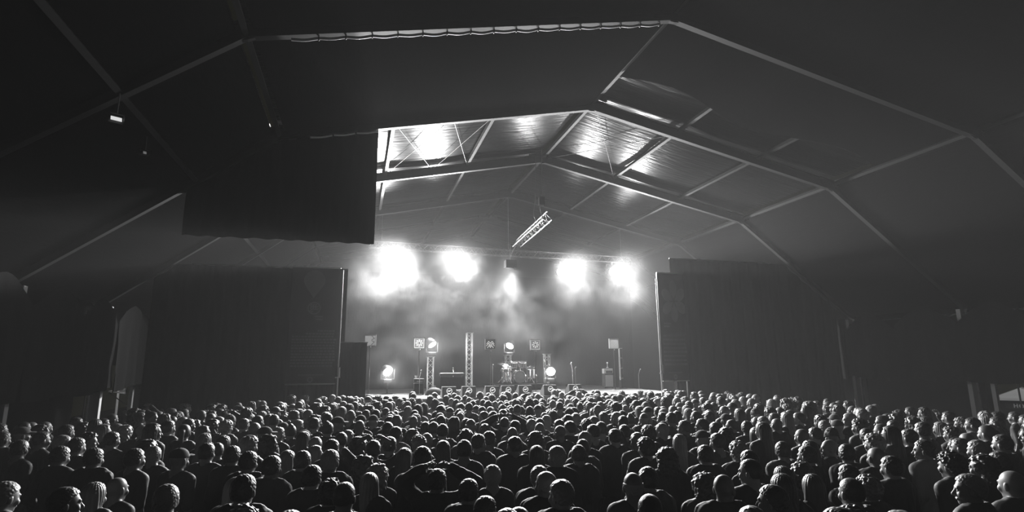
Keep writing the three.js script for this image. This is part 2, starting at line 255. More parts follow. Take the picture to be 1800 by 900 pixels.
// ---------------------------------------------------------------- black cloth under the roof and round the stage
function drape(name, label, x0, x1, y0, y1, z, waves, mat, category = 'drape', topFn, amp = 0.07) {
  const nx = Math.max(20, Math.round(waves * 8)), ny = 8, pos = [], uv = [], idx = [], W = nx + 1;
  for (let s = 0; s < 2; s++) for (let j = 0; j <= ny; j++) for (let i = 0; i <= nx; i++) {
    const u = i / nx, v = j / ny, x = lerp(x0, x1, u), top = topFn ? topFn(x) : y1, y = lerp(y0, top, v);
    pos.push(x, y, z + amp * Math.sin(u * waves * Math.PI * 2 + 0.6 * Math.sin(v * 3 + u * 9)) * (1 - 0.4 * v) - s * 0.012); uv.push(u * (x1 - x0), v * (top - y0));
  }
  const N = W * (ny + 1), q = (a, b, c, d) => idx.push(a, b, c, a, c, d);
  for (let j = 0; j < ny; j++) for (let i = 0; i < nx; i++) { const p = j * W + i; q(p, p + 1, p + 1 + W, p + W); q(N + p, N + p + W, N + p + W + 1, N + p + 1); }
  for (let i = 0; i < nx; i++) { q(i, N + i, N + i + 1, i + 1); const p = ny * W + i; q(p, p + 1, N + p + 1, N + p); }
  for (let j = 0; j < ny; j++) { const p = j * W; q(p, p + W, N + p + W, N + p); const r = p + nx; q(r, N + r, N + r + W, r + W); }
  const g = new THREE.BufferGeometry(); g.setAttribute('position', new THREE.Float32BufferAttribute(pos, 3)); g.setAttribute('uv', new THREE.Float32BufferAttribute(uv, 2)); g.setIndex(idx); g.computeVertexNormals();
  const o = thing(name, label, category); part('cloth', g, mat, o);
  return o;
}
const roofY = (x) => Math.abs(x) < KX ? APEX - Math.abs(x) * (APEX - KY) / KX : KY - (Math.abs(x) - KX) * (KY - EY) / (EX - KX);
// masking drape on the second frame, left of the open roof bay
{ const o = drape('masking_drape', 'black masking drape hung from the second roof frame beside the bright roof bay', -11.6, -6.74, 6.05, 9, FRAMES[4] - 0.16, 9, M.blackCloth, 'drape', (x) => roofY(x) + 0.05);
  part('top_pipe', rod([-9.4, roofY(-9.4) + 0.06, FRAMES[4] - 0.17], [-6.74, roofY(-6.74) + 0.06, FRAMES[4] - 0.17], 0.025), M.blackMetal, o); }
drape('stage_backdrop', 'black pleated backdrop across the rear of the stage', -8.6, 8.2, 0.01, 7.4, -29.25, 14, M.blackCloth, 'drape', null, 0.03);
{ const o = drape('wing_drape', 'black side drape between the left banner and the stage', -7.62, -6.72, 0.02, 3.45, -20.6, 3, M.blackCloth, 'drape'); part('pipe', rod([-7.62, 3.47, -20.6], [-6.7, 3.47, -20.6], 0.025), M.blackMetal, o); }
{ const o = drape('wing_drape', 'tall black side drape behind the left banner', -13.7, -7.5, 0.02, 6.1, -20.9, 14, M.blackCloth, 'drape', (x) => Math.min(6.1, roofY(x))); part('pipe', rod([-12.6, 6.12, -20.9], [-7.5, 6.12, -20.9], 0.025), M.blackMetal, o); }
{ const o = drape('wing_drape', 'tall black side drape behind the right banner', 5.8, 14.4, 0.02, 6.6, -20.95, 16, M.blackCloth, 'drape', (x) => Math.min(7.1, roofY(x))); part('pipe', rod([5.8, 7.12, -20.95], [11, 7.12, -20.95], 0.025), M.blackMetal, o); }
// ---------------------------------------------------------------- the deck
{ const o = thing('stage_deck', 'raised stage deck with a pale worn floor and black skirting', 'stage', [0, 0, 0]);
  const cols = 6, rows = 5, w = 12.36 / cols, d = 8.6 / rows;
  for (let i = 0; i < cols; i++) for (let j = 0; j < rows; j++) part('deck_panel', box(w - 0.012, 0.12, d - 0.012, -6.66 + w * (i + 0.5), DECK - 0.06, -20.4 - d * (j + 0.5)), M.deck, o);
  part('skirting', box(12.36, DECK - 0.13, 0.03, -0.48, (DECK - 0.13) / 2, -20.44), M.blackCloth, o);
  for (let i = 0; i <= 6; i++) part('leg', box(0.08, DECK - 0.13, 0.08, -6.55 + i * 2.02, (DECK - 0.13) / 2, -24), M.steel, o); }
{ const o = thing('crowd_barrier', 'steel crowd barrier along the foot of the stage', 'barrier', [0, 0, -18.95]);
  for (let i = 0; i < 13; i++) { const x = -7.2 + i * 1.02; part('barrier_panel', [box(1.0, 0.04, 0.06, x, 1.15, 0), box(1.0, 0.9, 0.015, x, 0.6, 0)], M.aluDull, o); part('foot', box(0.06, 0.04, 0.7, x, 0.02, -0.3), M.aluDull, o); } }
// ---------------------------------------------------------------- banners on either side of the stage
function bannerPrint(side) {
  const c = document.createElement('canvas'); c.width = 256; c.height = 640; const g = c.getContext('2d');
  g.fillStyle = '#2b2b2b'; g.fillRect(0, 0, 256, 640); g.strokeStyle = g.fillStyle = '#565656'; g.lineWidth = 5;
  if (side < 0) { g.beginPath(); g.arc(118, 70, 56, 0, 7); g.fill(); g.beginPath(); g.moveTo(70, 100); g.lineTo(118, 172); g.lineTo(166, 100); g.fill(); g.beginPath(); g.arc(124, 228, 32, 0, 7); g.stroke(); for (let i = 0; i < 7; i++) { g.beginPath(); g.arc(112 + (i % 3) * 13, 214 + Math.floor(i / 3) * 14, 7, 0, 5); g.stroke(); } g.fillRect(128, 272, 44, 5); g.fillRect(134, 288, 38, 5); }
  else { for (let k = 0; k < 6; k++) { const a = k * Math.PI / 3 + 0.5; g.save(); g.translate(150, 170); g.rotate(a); g.beginPath(); g.ellipse(78, 0, 50, 34, 0, 0, 7); g.fill(); g.beginPath(); g.moveTo(6, 0); g.lineTo(50, 22); g.lineTo(50, -22); g.fill(); g.restore(); } g.fillRect(40, 300, 70, 8); g.fillRect(40, 318, 56, 8); }
  let s = 7; const r = () => (s = (s * 16807) % 2147483647) / 2147483647;
  for (let row = 0; row < (side < 0 ? 13 : 8); row++) { const y = side < 0 ? 350 + row * 16 : 372 + row * 24, x0 = side < 0 ? (row < 2 ? 150 - row * 60 : 18) : 26; for (let x = x0; x < 236;) { const w = 7 + r() * 10; g.fillRect(x, y, w, side < 0 ? 8 : 11); x += w + 4; } }
  g.fillRect(60, 592, 130, 4); g.beginPath(); g.arc(124, 620, 12, 0, 7); g.stroke();
  const t = new THREE.CanvasTexture(c); t.colorSpace = THREE.SRGBColorSpace; return t;
}
for (const [s, x0, x1, y0, y1, label] of [[-1, -9.3, -7.72, 2.1, 6.0, 'tall dark banner with a balloon emblem and rows of small print left of the stage'], [1, 4.66, 5.86, 2.0, 6.3, 'tall dark banner with a petal emblem and rows of small print right of the stage']]) {
  const o = thing('stage_banner', label, 'banner', [(x0 + x1) / 2, 0, -20.1]);
  part('sheet', box(x1 - x0, y1 - y0, 0.012, 0, (y0 + y1) / 2, 0), [M.scrim, M.scrim, M.scrim, M.scrim, new THREE.MeshPhysicalMaterial({ map: bannerPrint(s), roughness: 1, specularIntensity: 0 }), M.scrim], o);
  for (const y of [y0 - 0.02, y1 + 0.02]) part('rail', rod([(x0 - x1) / 2, y, 0], [(x1 - x0) / 2, y, 0], 0.025), M.aluDull, o);
  for (const e of [-1, 1]) part('leg', box(0.07, y1 + 0.04, 0.07, e * ((x1 - x0) / 2 - 0.05), (y1 + 0.04) / 2, -0.07), M.blackMetal, o);
}
for (const [px, y0, y1, label] of [[603, 475, 664, 'slim pale upright pole at the left edge of the stage'], [1153, 490, 664, 'slim pale upright pole at the right edge of the stage']]) {
  const a = atZ(px, y0, -19.9), o = thing('upright_pole', label, 'pole', [a.x, 0, -19.9]);
  part('pole', rod([0, 0.03, 0], [0, a.y, 0], 0.03, 10), M.aluDull, o); part('foot', cyl(0.22, 0.24, 0.03, 0, 0.015, 0, 20), M.steel, o); part('crank', [box(0.05, 0.34, 0.05, 0.05, 2.45, 0.03), box(0.16, 0.03, 0.03, 0, 2.29, 0.04)], M.alu, o);
}
// ---------------------------------------------------------------- lattice towers, patterned panels
const tower = (px, topPy, z, words, w = 0.24) => { const t = atZ(px, topPy, z), o = thing('lattice_tower', words, 'truss tower', [t.x, DECK, z], 0, 'lattice towers on the stage'); part('base_plate', box(0.6, 0.03, 0.6, 0, 0.015, 0), M.steel, o); truss(o, [0, 0.03, 0], [0, t.y - DECK - 0.02, 0], w, 4, 0.02, 0.45, M.alu, V(0, 0, 1)); part('top_plate', box(w + 0.1, 0.02, w + 0.1, 0, t.y - DECK - 0.01, 0), M.steel, o); };
tower(757, 627, -24.7, 'silver lattice tower under the moving lamp near the left amplifier');
tower(825, 585, -24.9, 'tallest silver lattice tower in the middle of the stage');
tower(893, 624.2, -27.2, 'silver lattice tower under the moving lamp behind the drums');
tower(961, 622, -25.7, 'pale lattice tower beside the low right moving lamp');
for (const [i, px, py] of [[2, 682, 653], [3, 968, 653]]) { const p = MOVERS[i], o = thing('lamp_stand', i === 2 ? 'short black stand under the low left moving lamp' : 'short black stand under the low right moving lamp', 'lamp stand', [p.x, DECK, p.z - 0.1]); const h = p.y - DECK - 0.45; part('post', rod([0, 0.02, 0], [0, h, 0], 0.03, 10), M.blackMetal, o); part('base', box(0.44, 0.03, 0.44, 0, 0.015, 0), M.blackMetal, o); part('top_plate', box(0.3, 0.02, 0.3, 0, h - 0.01, 0), M.blackMetal, o); }
function panelPrint(kind) {
  const c = document.createElement('canvas'); c.width = c.height = 128; const g = c.getContext('2d');
  g.fillStyle = kind === 'chevron' ? '#3c3c3c' : kind === 'arrow' ? '#7c7c7c' : '#868686'; g.fillRect(0, 0, 128, 128); g.lineWidth = 7; g.lineJoin = 'miter';
  if (kind === 'snow') { g.strokeStyle = '#ffffff'; g.fillStyle = '#1a1a1a'; g.strokeRect(5, 5, 118, 118); for (let k = 0; k < 8; k++) { g.save(); g.translate(64, 64); g.rotate(k * Math.PI / 4); g.beginPath(); g.moveTo(12, 0); g.lineTo(46, 0); g.moveTo(30, 0); g.lineTo(40, 10); g.moveTo(30, 0); g.lineTo(40, -10); g.stroke(); g.fillRect(22, 14, 7, 7); g.fillRect(40, 18, 5, 5); g.restore(); } g.beginPath(); g.arc(64, 64, 9, 0, 7); g.fill(); }
  if (kind === 'chevron') { g.strokeStyle = '#f2f2f2'; for (const [y, w] of [[40, 50], [66, 54], [92, 40]]) { g.beginPath(); g.moveTo(64 - w, y + 22); g.lineTo(64 - w * 0.45, y - 12); g.lineTo(64, y + 14); g.lineTo(64 + w * 0.45, y - 12); g.lineTo(64 + w, y + 22); g.stroke(); } }
  if (kind === 'arrow') { g.strokeStyle = '#2e2e2e'; g.lineWidth = 8; for (const y of [34, 94]) { g.beginPath(); g.moveTo(78, y - 26); g.lineTo(112, y + (y < 64 ? 8 : -8)); g.lineTo(78, y + 26); g.stroke(); } }
  if (kind === 'dots') { g.fillStyle = '#7d7d7d'; for (let i = 0; i < 6; i++) for (let j = 0; j < 6; j++) if ((i + j) % 2) g.fillRect(10 + i * 19, 10 + j * 19, 11, 11); }
  const t = new THREE.CanvasTexture(c); t.colorSpace = THREE.SRGBColorSpace; return t;
}
for (const [px, py, kind, words] of [[651, 598, 'arrow', 'square grey panel with dark arrowheads on a pole at the left stage edge'], [737, 603, 'snow', 'square panel with a pale snowflake pattern left of the first tower'], [862, 605, 'chevron', 'square dark panel with bright zigzag chevrons mid stage'], [941, 606, 'snow', 'square panel with a bright snowflake pattern right of the drums'], [1079, 604, 'dots', 'square dull panel with a checked pattern above the right amplifier']]) {
  const p = atZ(px, py, -23.6), o = thing('patterned_panel', words, 'panel', [p.x, DECK, -23.6], -0.12, 'five patterned square panels on poles'), h = p.y - DECK;
  part('face', box(0.42, 0.42, 0.012, 0, h, 0), [M.plastic, M.plastic, M.plastic, M.plastic, new THREE.MeshPhysicalMaterial({ map: panelPrint(kind), roughness: 1, transmission: 0.4, thickness: 0 }), M.frost], o);
  part('frame', [box(0.46, 0.02, 0.06, 0, h + 0.22, 0), box(0.46, 0.02, 0.06, 0, h - 0.22, 0), box(0.02, 0.46, 0.06, -0.22, h, 0), box(0.02, 0.46, 0.06, 0.22, h, 0)], M.aluDull, o);
  part('pole', rod([0, 0.02, -0.03], [0, h - 0.22, -0.03], 0.018), M.blackMetal, o); part('base', cyl(0.2, 0.22, 0.025, 0, 0.0125, -0.03, 20), M.blackMetal, o);
  part('clip_lamp', new THREE.SphereGeometry(0.03, 10, 8).translate(0.02, h - 0.27, 0.02), M.chrome, o);
}
// ---------------------------------------------------------------- backline
const stand = (o, h, r = 0.015, spread = 0.28) => { part('stand_pole', rod([0, 0.12, 0], [0, h, 0], r, 8), M.chrome, o); for (let k = 0; k < 3; k++) { const a = k * 2.094 + 0.4; part('leg', rod([0, 0.3, 0], [Math.sin(a) * spread, 0.012, Math.cos(a) * spread], 0.011, 6), M.chrome, o); } };
const RZ = -26.0, RISER = DECK + 0.3;
{ const o = thing('drum_riser', 'low black riser under the drum kit', 'riser', [0.25, DECK, RZ]); part('platform', rbox(2.6, 0.3, 2.0, 0, 0.15, 0, 0.02), M.blackCloth, o); part('edge_strip', box(2.6, 0.02, 0.02, 0, 0.28, 1.0), M.aluDull, o); }
const cymbal = (px, py, z, r, tilt, words) => { const p = atZ(px, py, z), o = thing('cymbal', words, 'cymbal', [p.x, RISER, z], 0, 'cymbals of the drum kit'), h = p.y - RISER; stand(o, h, 0.013); const c = part('disc', lathe([[0.005, 0.03], [0.03, 0.026], [0.05, 0.008], [r, -0.02], [r, -0.024], [0.05, 0.003], [0.005, 0.02]], 28), M.brass, o, 'shiny brass disc'); c.position.y = h; c.rotation.set(0.25, 0, tilt); part('wing_nut', cyl(0.012, 0.012, 0.05, 0, h + 0.04, 0, 8), M.chrome, o); };
cymbal(885, 640, -25.6, 0.24, -0.1, 'upper brass cymbal left of the drum kit'); cymbal(893, 644.5, -25.15, 0.27, -0.08, 'wide brass cymbal over the drum kit'); cymbal(932, 645, -25.5, 0.24, 0.25, 'tilted brass cymbal right of the drum kit'); cymbal(919, 639, -26.3, 0.2, 0.1, 'small brass cymbal behind the drum kit');
function drum(name, words, x, y, z, r, h, tiltX, legs) {
  const o = thing(name, words, 'drum', [x, RISER, z]); const d = new THREE.Group(); d.name = 'drum_body'; d.position.y = y; d.rotation.x = tiltX; o.add(d);
  part('shell', new THREE.CylinderGeometry(r, r, h, 32, 1, true), M.drumShell, d); for (const s of [-1, 1]) { part('drum_head', new THREE.CircleGeometry(r - 0.004, 32).rotateX(-s * Math.PI / 2).translate(0, s * (h / 2 - 0.006), 0), M.drumHead, d); part('hoop', new THREE.TorusGeometry(r, 0.012, 6, 32).rotateX(Math.PI / 2).translate(0, s * h / 2, 0), M.chrome, d); }
  part('lugs', Array.from({ length: 8 }, (_, k) => { const a = k * Math.PI / 4; return box(0.02, h * 0.7, 0.02, Math.cos(a) * (r + 0.008), 0, Math.sin(a) * (r + 0.008)); }), M.chrome, d);
  for (const [lx, lz] of legs) part('leg', rod([lx, y, lz], [lx * 1.15, 0.01, lz * 1.15], 0.011, 6), M.chrome, o);
}
drum('bass_drum', 'big bass drum with a pale round head facing the crowd', 0.3, 0.3, -25.55, 0.28, 0.42, Math.PI / 2, [[-0.27, 0.1], [0.27, 0.1]]);
drum('tom_drum', 'small tom drum left above the bass drum', 0.1, 0.86, -25.62, 0.15, 0.2, 0.35, [[0.1, 0]]); drum('tom_drum', 'small tom drum right above the bass drum', 0.52, 0.86, -25.62, 0.16, 0.21, 0.35, [[-0.1, 0]]);
drum('floor_tom', 'floor tom on three legs at the right of the drum kit', 0.98, 0.42, -25.7, 0.2, 0.4, 0, [[-0.2, 0.08], [0.2, 0.08], [0, -0.21]]); drum('snare_drum', 'shallow snare drum at the left of the drum kit', -0.3, 0.6, -25.85, 0.18, 0.13, 0.1, [[-0.12, 0.06], [0.12, 0.06], [0, -0.14]]);
{ const o = thing('drum_stool', 'round black drum stool behind the kit', 'stool', [0.3, RISER, -26.35]); part('seat', cyl(0.17, 0.16, 0.08, 0, 0.52, 0, 24), M.plastic, o); stand(o, 0.48, 0.016, 0.22); }
{ const a = atZ(887, 635, -27.45), b = atZ(926, 635, -27.45), o = thing('speaker_cabinet', 'wide black speaker cabinet behind the drum kit', 'speaker', [(a.x + b.x) / 2, DECK, -27.75]); const h = a.y - DECK, w = b.x - a.x; part('body', rbox(w, h - 0.04, 0.6, 0, (h - 0.04) / 2 + 0.04, 0, 0.02), M.tolex, o); part('grille', box(w - 0.1, h - 0.16, 0.02, 0, h / 2, 0.305), M.blackCloth, o); part('trim_strip', box(w, 0.015, 0.02, 0, h - 0.01, 0.3), M.alu, o); for (const s of [-1, 1]) part('foot', cyl(0.03, 0.03, 0.04, s * w * 0.4, 0.02, 0.2, 10), M.rubber, o); }
{ const p = atZ(794, 658, -23.4), o = thing('keyboard', 'long keyboard on a stand left of the tall tower', 'keyboard', [p.x, DECK, -23.4]), h = p.y - DECK; part('case', rbox(1.0, 0.1, 0.32, 0, h, 0, 0.02), M.plastic, o); part('white_keys', Array.from({ length: 30 }, (_, k) => box(0.028, 0.015, 0.14, -0.45 + k * 0.031, h + 0.055, 0.06)), M.white, o); part('control_panel', box(0.9, 0.012, 0.1, 0, h + 0.054, -0.1), M.aluDull, o); for (const s of [-1, 1]) part('stand_leg', [rod([s * 0.42, 0.02, 0.14], [s * 0.42, h - 0.05, -0.12], 0.018), rod([s * 0.42, 0.02, -0.14], [s * 0.42, h - 0.05, 0.12], 0.018)], M.blackMetal, o); part('stand_bar', rod([-0.42, h * 0.5, 0], [0.42, h * 0.5, 0], 0.018), M.blackMetal, o); part('cover_cloth', box(0.98, h - 0.12, 0.01, 0, (h - 0.12) / 2 + 0.01, 0.17), M.blackCloth, o); }
function micStand(px, py, z, words, boom = 0) { const p = atZ(px, py, z), o = thing('microphone_stand', words, 'microphone', [p.x, DECK, z], 0, 'microphone stands'), h = p.y - DECK; part('base', cyl(0.13, 0.14, 0.02, 0, 0.01, 0, 20), M.blackMetal, o); part('pole', rod([0, 0.02, 0], [0, boom ? h * 0.75 : h, 0], 0.011, 8), M.steel, o); if (boom) part('boom_arm', rod([0, h * 0.75, 0], [boom, h, 0.05], 0.009, 8), M.steel, o); const m = part('microphone', lathe([[0, -0.1], [0.011, -0.1], [0.016, 0.0], [0.024, 0.02], [0.024, 0.045], [0.012, 0.062], [0, 0.064]], 14), M.steel, o); m.position.set(boom, h, 0.05); m.rotation.x = 1.0; }
micStand(1006, 638, -24.2, 'microphone stand with an angled boom right of the low right lamp', -0.08); micStand(1011, 646, -23.2, 'straight microphone stand right of the low right lamp'); micStand(866, 642, -22.6, 'microphone stand before the drum kit'); micStand(738, 652, -22.8, 'microphone stand beside the left amplifier', 0.05); micStand(1122, 650, -23.8, 'microphone stand right of the column speaker', 0.06);
function amp(px, basePy, z, w, h, words, front, extras) { const p = atZ(px, basePy, z), o = thing('amplifier', words, 'amplifier', [p.x, DECK, z], -0.1); part('cabinet', rbox(w, h * 0.68, 0.4, 0, h * 0.34 + 0.03, 0, 0.02), M.tolex, o); part('grille', box(w - 0.07, h * 0.6, 0.02, 0, h * 0.34 + 0.03, 0.2), front, o); part('head_unit', rbox(w, h * 0.26, 0.32, 0, h * 0.83 + 0.04, 0, 0.02), front === M.cream ? M.cream : M.tolex, o); part('control_panel', box(w * 0.7, h * 0.12, 0.02, w * 0.06, h * 0.8 + 0.03, 0.16), M.blackMetal, o); part('knobs', Array.from({ length: 6 }, (_, k) => cyl(0.014, 0.014, 0.02, -w * 0.22 + k * w * 0.1, h * 0.8 + 0.03, 0.178, 8, Math.PI / 2)), M.chrome, o); for (const s of [-1, 1]) part('foot', cyl(0.03, 0.03, 0.03, s * w * 0.4, 0.015, 0.12, 10), M.rubber, o); extras?.(o, h); }
amp(736, 690, -23.2, 0.42, 0.62, 'dark amplifier with small pale things on top at the left of the stage', M.blackCloth);
{ const q = atZ(731, 668, -23.2); const o = thing('drink_cup', 'small pale cup on the left amplifier', 'cup', [q.x, DECK + 0.64, -23.2]); part('cup', lathe([[0, 0], [0.035, 0], [0.045, 0.11], [0.042, 0.11], [0.033, 0.01], [0, 0.01]], 16), M.white, o); part('liquid', new THREE.CircleGeometry(0.04, 16).rotateX(-Math.PI / 2).translate(0, 0.09, 0), M.wood, o); }
amp(1069, 684, -25.6, 0.46, 0.92, 'pale fronted amplifier stack standing beside the column speaker', M.cream);
{ const q = atZ(1068, 652, -25.6), o = thing('table_microphone', 'small pale desk microphone on the pale amplifier', 'microphone', [q.x, DECK + 0.97, -25.6]); part('base', cyl(0.05, 0.06, 0.02, 0, 0.01, 0, 14), M.white, o); part('neck', rod([0, 0.02, 0], [0, 0.2, 0], 0.014), M.white, o); part('capsule', new THREE.SphereGeometry(0.04, 12, 10).translate(0, 0.23, 0), M.white, o); }
{ const t = atZ(1090, 612, -24.9), o = thing('column_speaker', 'tall slim column speaker of stacked grey boxes right of the pale amplifier', 'speaker', [t.x, DECK, -24.9], -0.12), H = t.y - DECK; for (let k = 0; k < 4; k++) { const c = new THREE.Group(); c.name = 'speaker_box'; c.position.y = k * H / 4; o.add(c); part('shell', rbox(0.14, H / 4 - 0.02, 0.2, 0, H / 8, 0, 0.012), k ? M.aluDull : M.blackMetal, c); part('grille', box(0.11, H / 4 - 0.06, 0.01, 0, H / 8, 0.101), M.liner, c); part('joint_strip', box(0.14, 0.016, 0.2, 0, H / 4 - 0.008, 0), M.alu, c); } part('base', box(0.4, 0.03, 0.4, 0, 0.015, 0), M.blackMetal, o); part('bracket', box(0.05, 0.16, 0.05, -0.09, H / 4, 0.1), M.white, o); }
{ const p = atZ(763, 690, -22.6), o = thing('covered_case', 'low rounded case under a black cover left of the keyboard', 'case', [p.x, DECK, -22.6]); const g = new THREE.SphereGeometry(1, 24, 14, 0, Math.PI * 2, 0, Math.PI / 2); g.scale(0.36, 0.3, 0.25); part('cover', g, M.tolex, o); part('handle', new THREE.TorusGeometry(0.06, 0.012, 6, 16, Math.PI).translate(0, 0.29, 0), M.chrome, o); }
{ const p = atZ(806, 686, -22.2), o = thing('equipment_case', 'low pale equipment case between the tall tower and keyboard', 'case', [p.x, DECK, -22.2]); part('body', rbox(0.42, 0.16, 0.3, 0, 0.08, 0, 0.015), M.aluDull, o); part('lid', rbox(0.43, 0.04, 0.31, 0, 0.18, 0, 0.012), M.cream, o); part('latch', box(0.05, 0.04, 0.012, 0, 0.155, 0.156), M.chrome, o); }
{ const p = atZ(797, 643, -24.4), o = thing('gong', 'small pale round gong above the keyboard', 'gong', [p.x, DECK, -24.4]), h = p.y - DECK; part('disc', new THREE.CylinderGeometry(0.09, 0.09, 0.015, 24).rotateX(Math.PI / 2 - 0.3).translate(0, h, 0), M.liner, o); stand(o, h - 0.08, 0.012, 0.2); }
// floor monitors along the stage edge, each with a ring emblem on the back, brightened by an added glow
const emblem = (() => { const s = new THREE.Shape(); s.absarc(0, 0, 0.105, 0, Math.PI * 2); const h = new THREE.Path(); h.absarc(0, 0, 0.085, 0, Math.PI * 2, true); s.holes.push(h); const ring = new THREE.ExtrudeGeometry(s, { depth: 0.006, bevelEnabled: false, curveSegments: 20 }); const b = new THREE.Shape(); b.moveTo(-0.085, -0.005); b.quadraticCurveTo(-0.03, 0.03, 0.0, 0.015); b.quadraticCurveTo(0.04, 0.045, 0.085, 0.03); b.quadraticCurveTo(0.05, 0.01, 0.02, -0.015); b.quadraticCurveTo(0, -0.045, -0.03, -0.02); b.lineTo(-0.085, -0.005); return [ring, new THREE.ExtrudeGeometry(b, { depth: 0.006, bevelEnabled: false, curveSegments: 8 })]; })();
const WEDGE = new THREE.ExtrudeGeometry(new THREE.Shape([[0, 0], [0.48, 0], [0.5, 0.1], [0.14, 0.37], [0.02, 0.37]].map(([x, y]) => new THREE.Vector2(x, y))), { depth: 0.5, bevelEnabled: true, bevelSize: 0.01, bevelThickness: 0.01, bevelSegments: 1 }); WEDGE.rotateY(Math.PI / 2); WEDGE.translate(-0.25, 0.01, 0.02);
const wedgeWords = ['leftmost', 'second from left', 'third from left', 'fourth from left', 'fifth from left', 'sixth from left', 'rightmost'];
[790, 825, 866, 894, 924, 968, 1012].forEach((px, i) => { const p = atZ(px, 687, -20.62), o = thing('floor_monitor', `black floor monitor with a white ring emblem, ${wedgeWords[i]} along the stage edge`, 'monitor', [p.x, DECK, -20.66], 0, 'floor monitors with ring emblems'); part('cabinet', WEDGE, M.tolex, o); for (const [k, n] of [[0, 'emblem_ring'], [1, 'emblem_bird']]) { const m = part(n, emblem[k], M.emblemAddedGlow, o); m.position.set(0, 0.24, 0.032); } part('grille', box(0.46, 0.38, 0.01, 0, 0.24, -0.32, -0.64), M.blackMetal, o); });
// ---------------------------------------------------------------- stage smoke: billowing veils of pale smoke, uneven in depth and density
const smoke = new THREE.Group(); smoke.name = 'stage_smoke'; smoke.userData = { label: 'white stage smoke drifting around the glaring lamps', category: 'smoke', kind: 'stuff' }; scene.add(smoke);
function veil(z, blobs, strength, id, rough) {
  const x0 = -9, x1 = 7.6, y0 = 1.55, y1 = 9.3, W = 416, H = 200, d = new Uint8Array(W * H * 4);
  const list = blobs.map(([px, py, rx, ry, a, even]) => { const p = atZ(px, py, z), k = -z / FOCAL; return [p.x, p.y, rx * k * 1.04, ry * k * 1.04, a, even]; });
  for (let j = 0; j < H; j++) for (let i = 0; i < W; i++) {
    const x = lerp(x0, x1, (i + 0.5) / W), y = lerp(y0, y1, (j + 0.5) / H); let m = 0, f = 0;
    const wx = x + 0.35 * perlin.noise(x * 1.1, y * 1.1, id * 5.1), wy = y + 0.35 * perlin.noise(x * 1.1 + 9, y * 1.1, id * 5.1);
    for (const [cx, cy, rx, ry, a, even] of list) { const q = a * Math.exp(-0.5 * (((wx - cx) / rx) ** 2 + ((wy - cy) / ry) ** 2)); if (even) f += q; else m += q; }
    const n = clamp(0.7 + rough * 1.5 * fbm(x * 0.75, y * 0.75, id * 3.3, 5), 0.05, 1.6), e = Math.min(1, (x - x0) * 0.8, (x1 - x) * 0.8, (y1 - y) * 0.8, (y - y0) * 2.5);
    const k = (j * W + i) * 4; d[k] = d[k + 1] = d[k + 2] = 255 * clamp((m * n + f * (0.7 + 0.2 * (n - 0.7))) * strength * Math.max(0, e) * 4, 0, 1); d[k + 3] = 255;
  }
  const t = new THREE.DataTexture(d, W, H); t.magFilter = t.minFilter = THREE.LinearFilter; t.needsUpdate = true;
  const g = new THREE.PlaneGeometry(x1 - x0, y1 - y0, 60, 30), p = g.attributes.position;
  for (let i = 0; i < p.count; i++) p.setZ(i, 0.25 * perlin.noise(p.getX(i) * 0.5, p.getY(i) * 0.5, id * 2.2) + 0.1 * perlin.noise(p.getX(i) * 1.4, p.getY(i) * 1.4, id));
  g.computeVertexNormals(); g.translate((x0 + x1) / 2, (y0 + y1) / 2, z);
  const m = new THREE.MeshPhysicalMaterial({ color: grey(0.9), roughness: 1, specularIntensity: 0, transmission: 0.5, thickness: 0, transparent: true, opacity: 0.25, alphaMap: t, side: THREE.DoubleSide });
  const o = part('smoke_veil', g, m, smoke); o.castShadow = false;
}
const HALO = [[690, 462, 90, 80, 0.8], [800, 468, 90, 80, 0.8], [985, 484, 90, 80, 0.8], [1085, 490, 95, 85, 0.8]];
const CLOUD = [[690, 505, 60, 30, 1], [760, 520, 70, 26, 1], [830, 500, 40, 36, 0.8], [1010, 505, 60, 34, 0.4], [1100, 515, 60, 34, 0.4], [870, 440, 30, 26, 0.3]];
const LOW = [[682, 650, 50, 42, 1], [760, 600, 60, 46, 0.8], [896, 605, 60, 46, 0.9], [968, 652, 55, 45, 1], [800, 610, 130, 50, 0.25]];
veil(-25.0, [...HALO.map(([x, y, a, b, c]) => [x, y, a, b, c * 0.5, true]), ...CLOUD.map(([x, y, a, b, c]) => [x, y, a, b, c * 1.1])], 0.02, 2, 1.5);
veil(-24.0, [...LOW.map(([x, y, a, b, c]) => [x, y, a, b, c * 0.5]), [898, 495, 12, 22, 1.6], [906, 525, 17, 26, 1.9], [916, 556, 21, 26, 2], [930, 588, 24, 24, 1.7], [885, 540, 24, 30, 1]], 0.055, 5, 1.0);
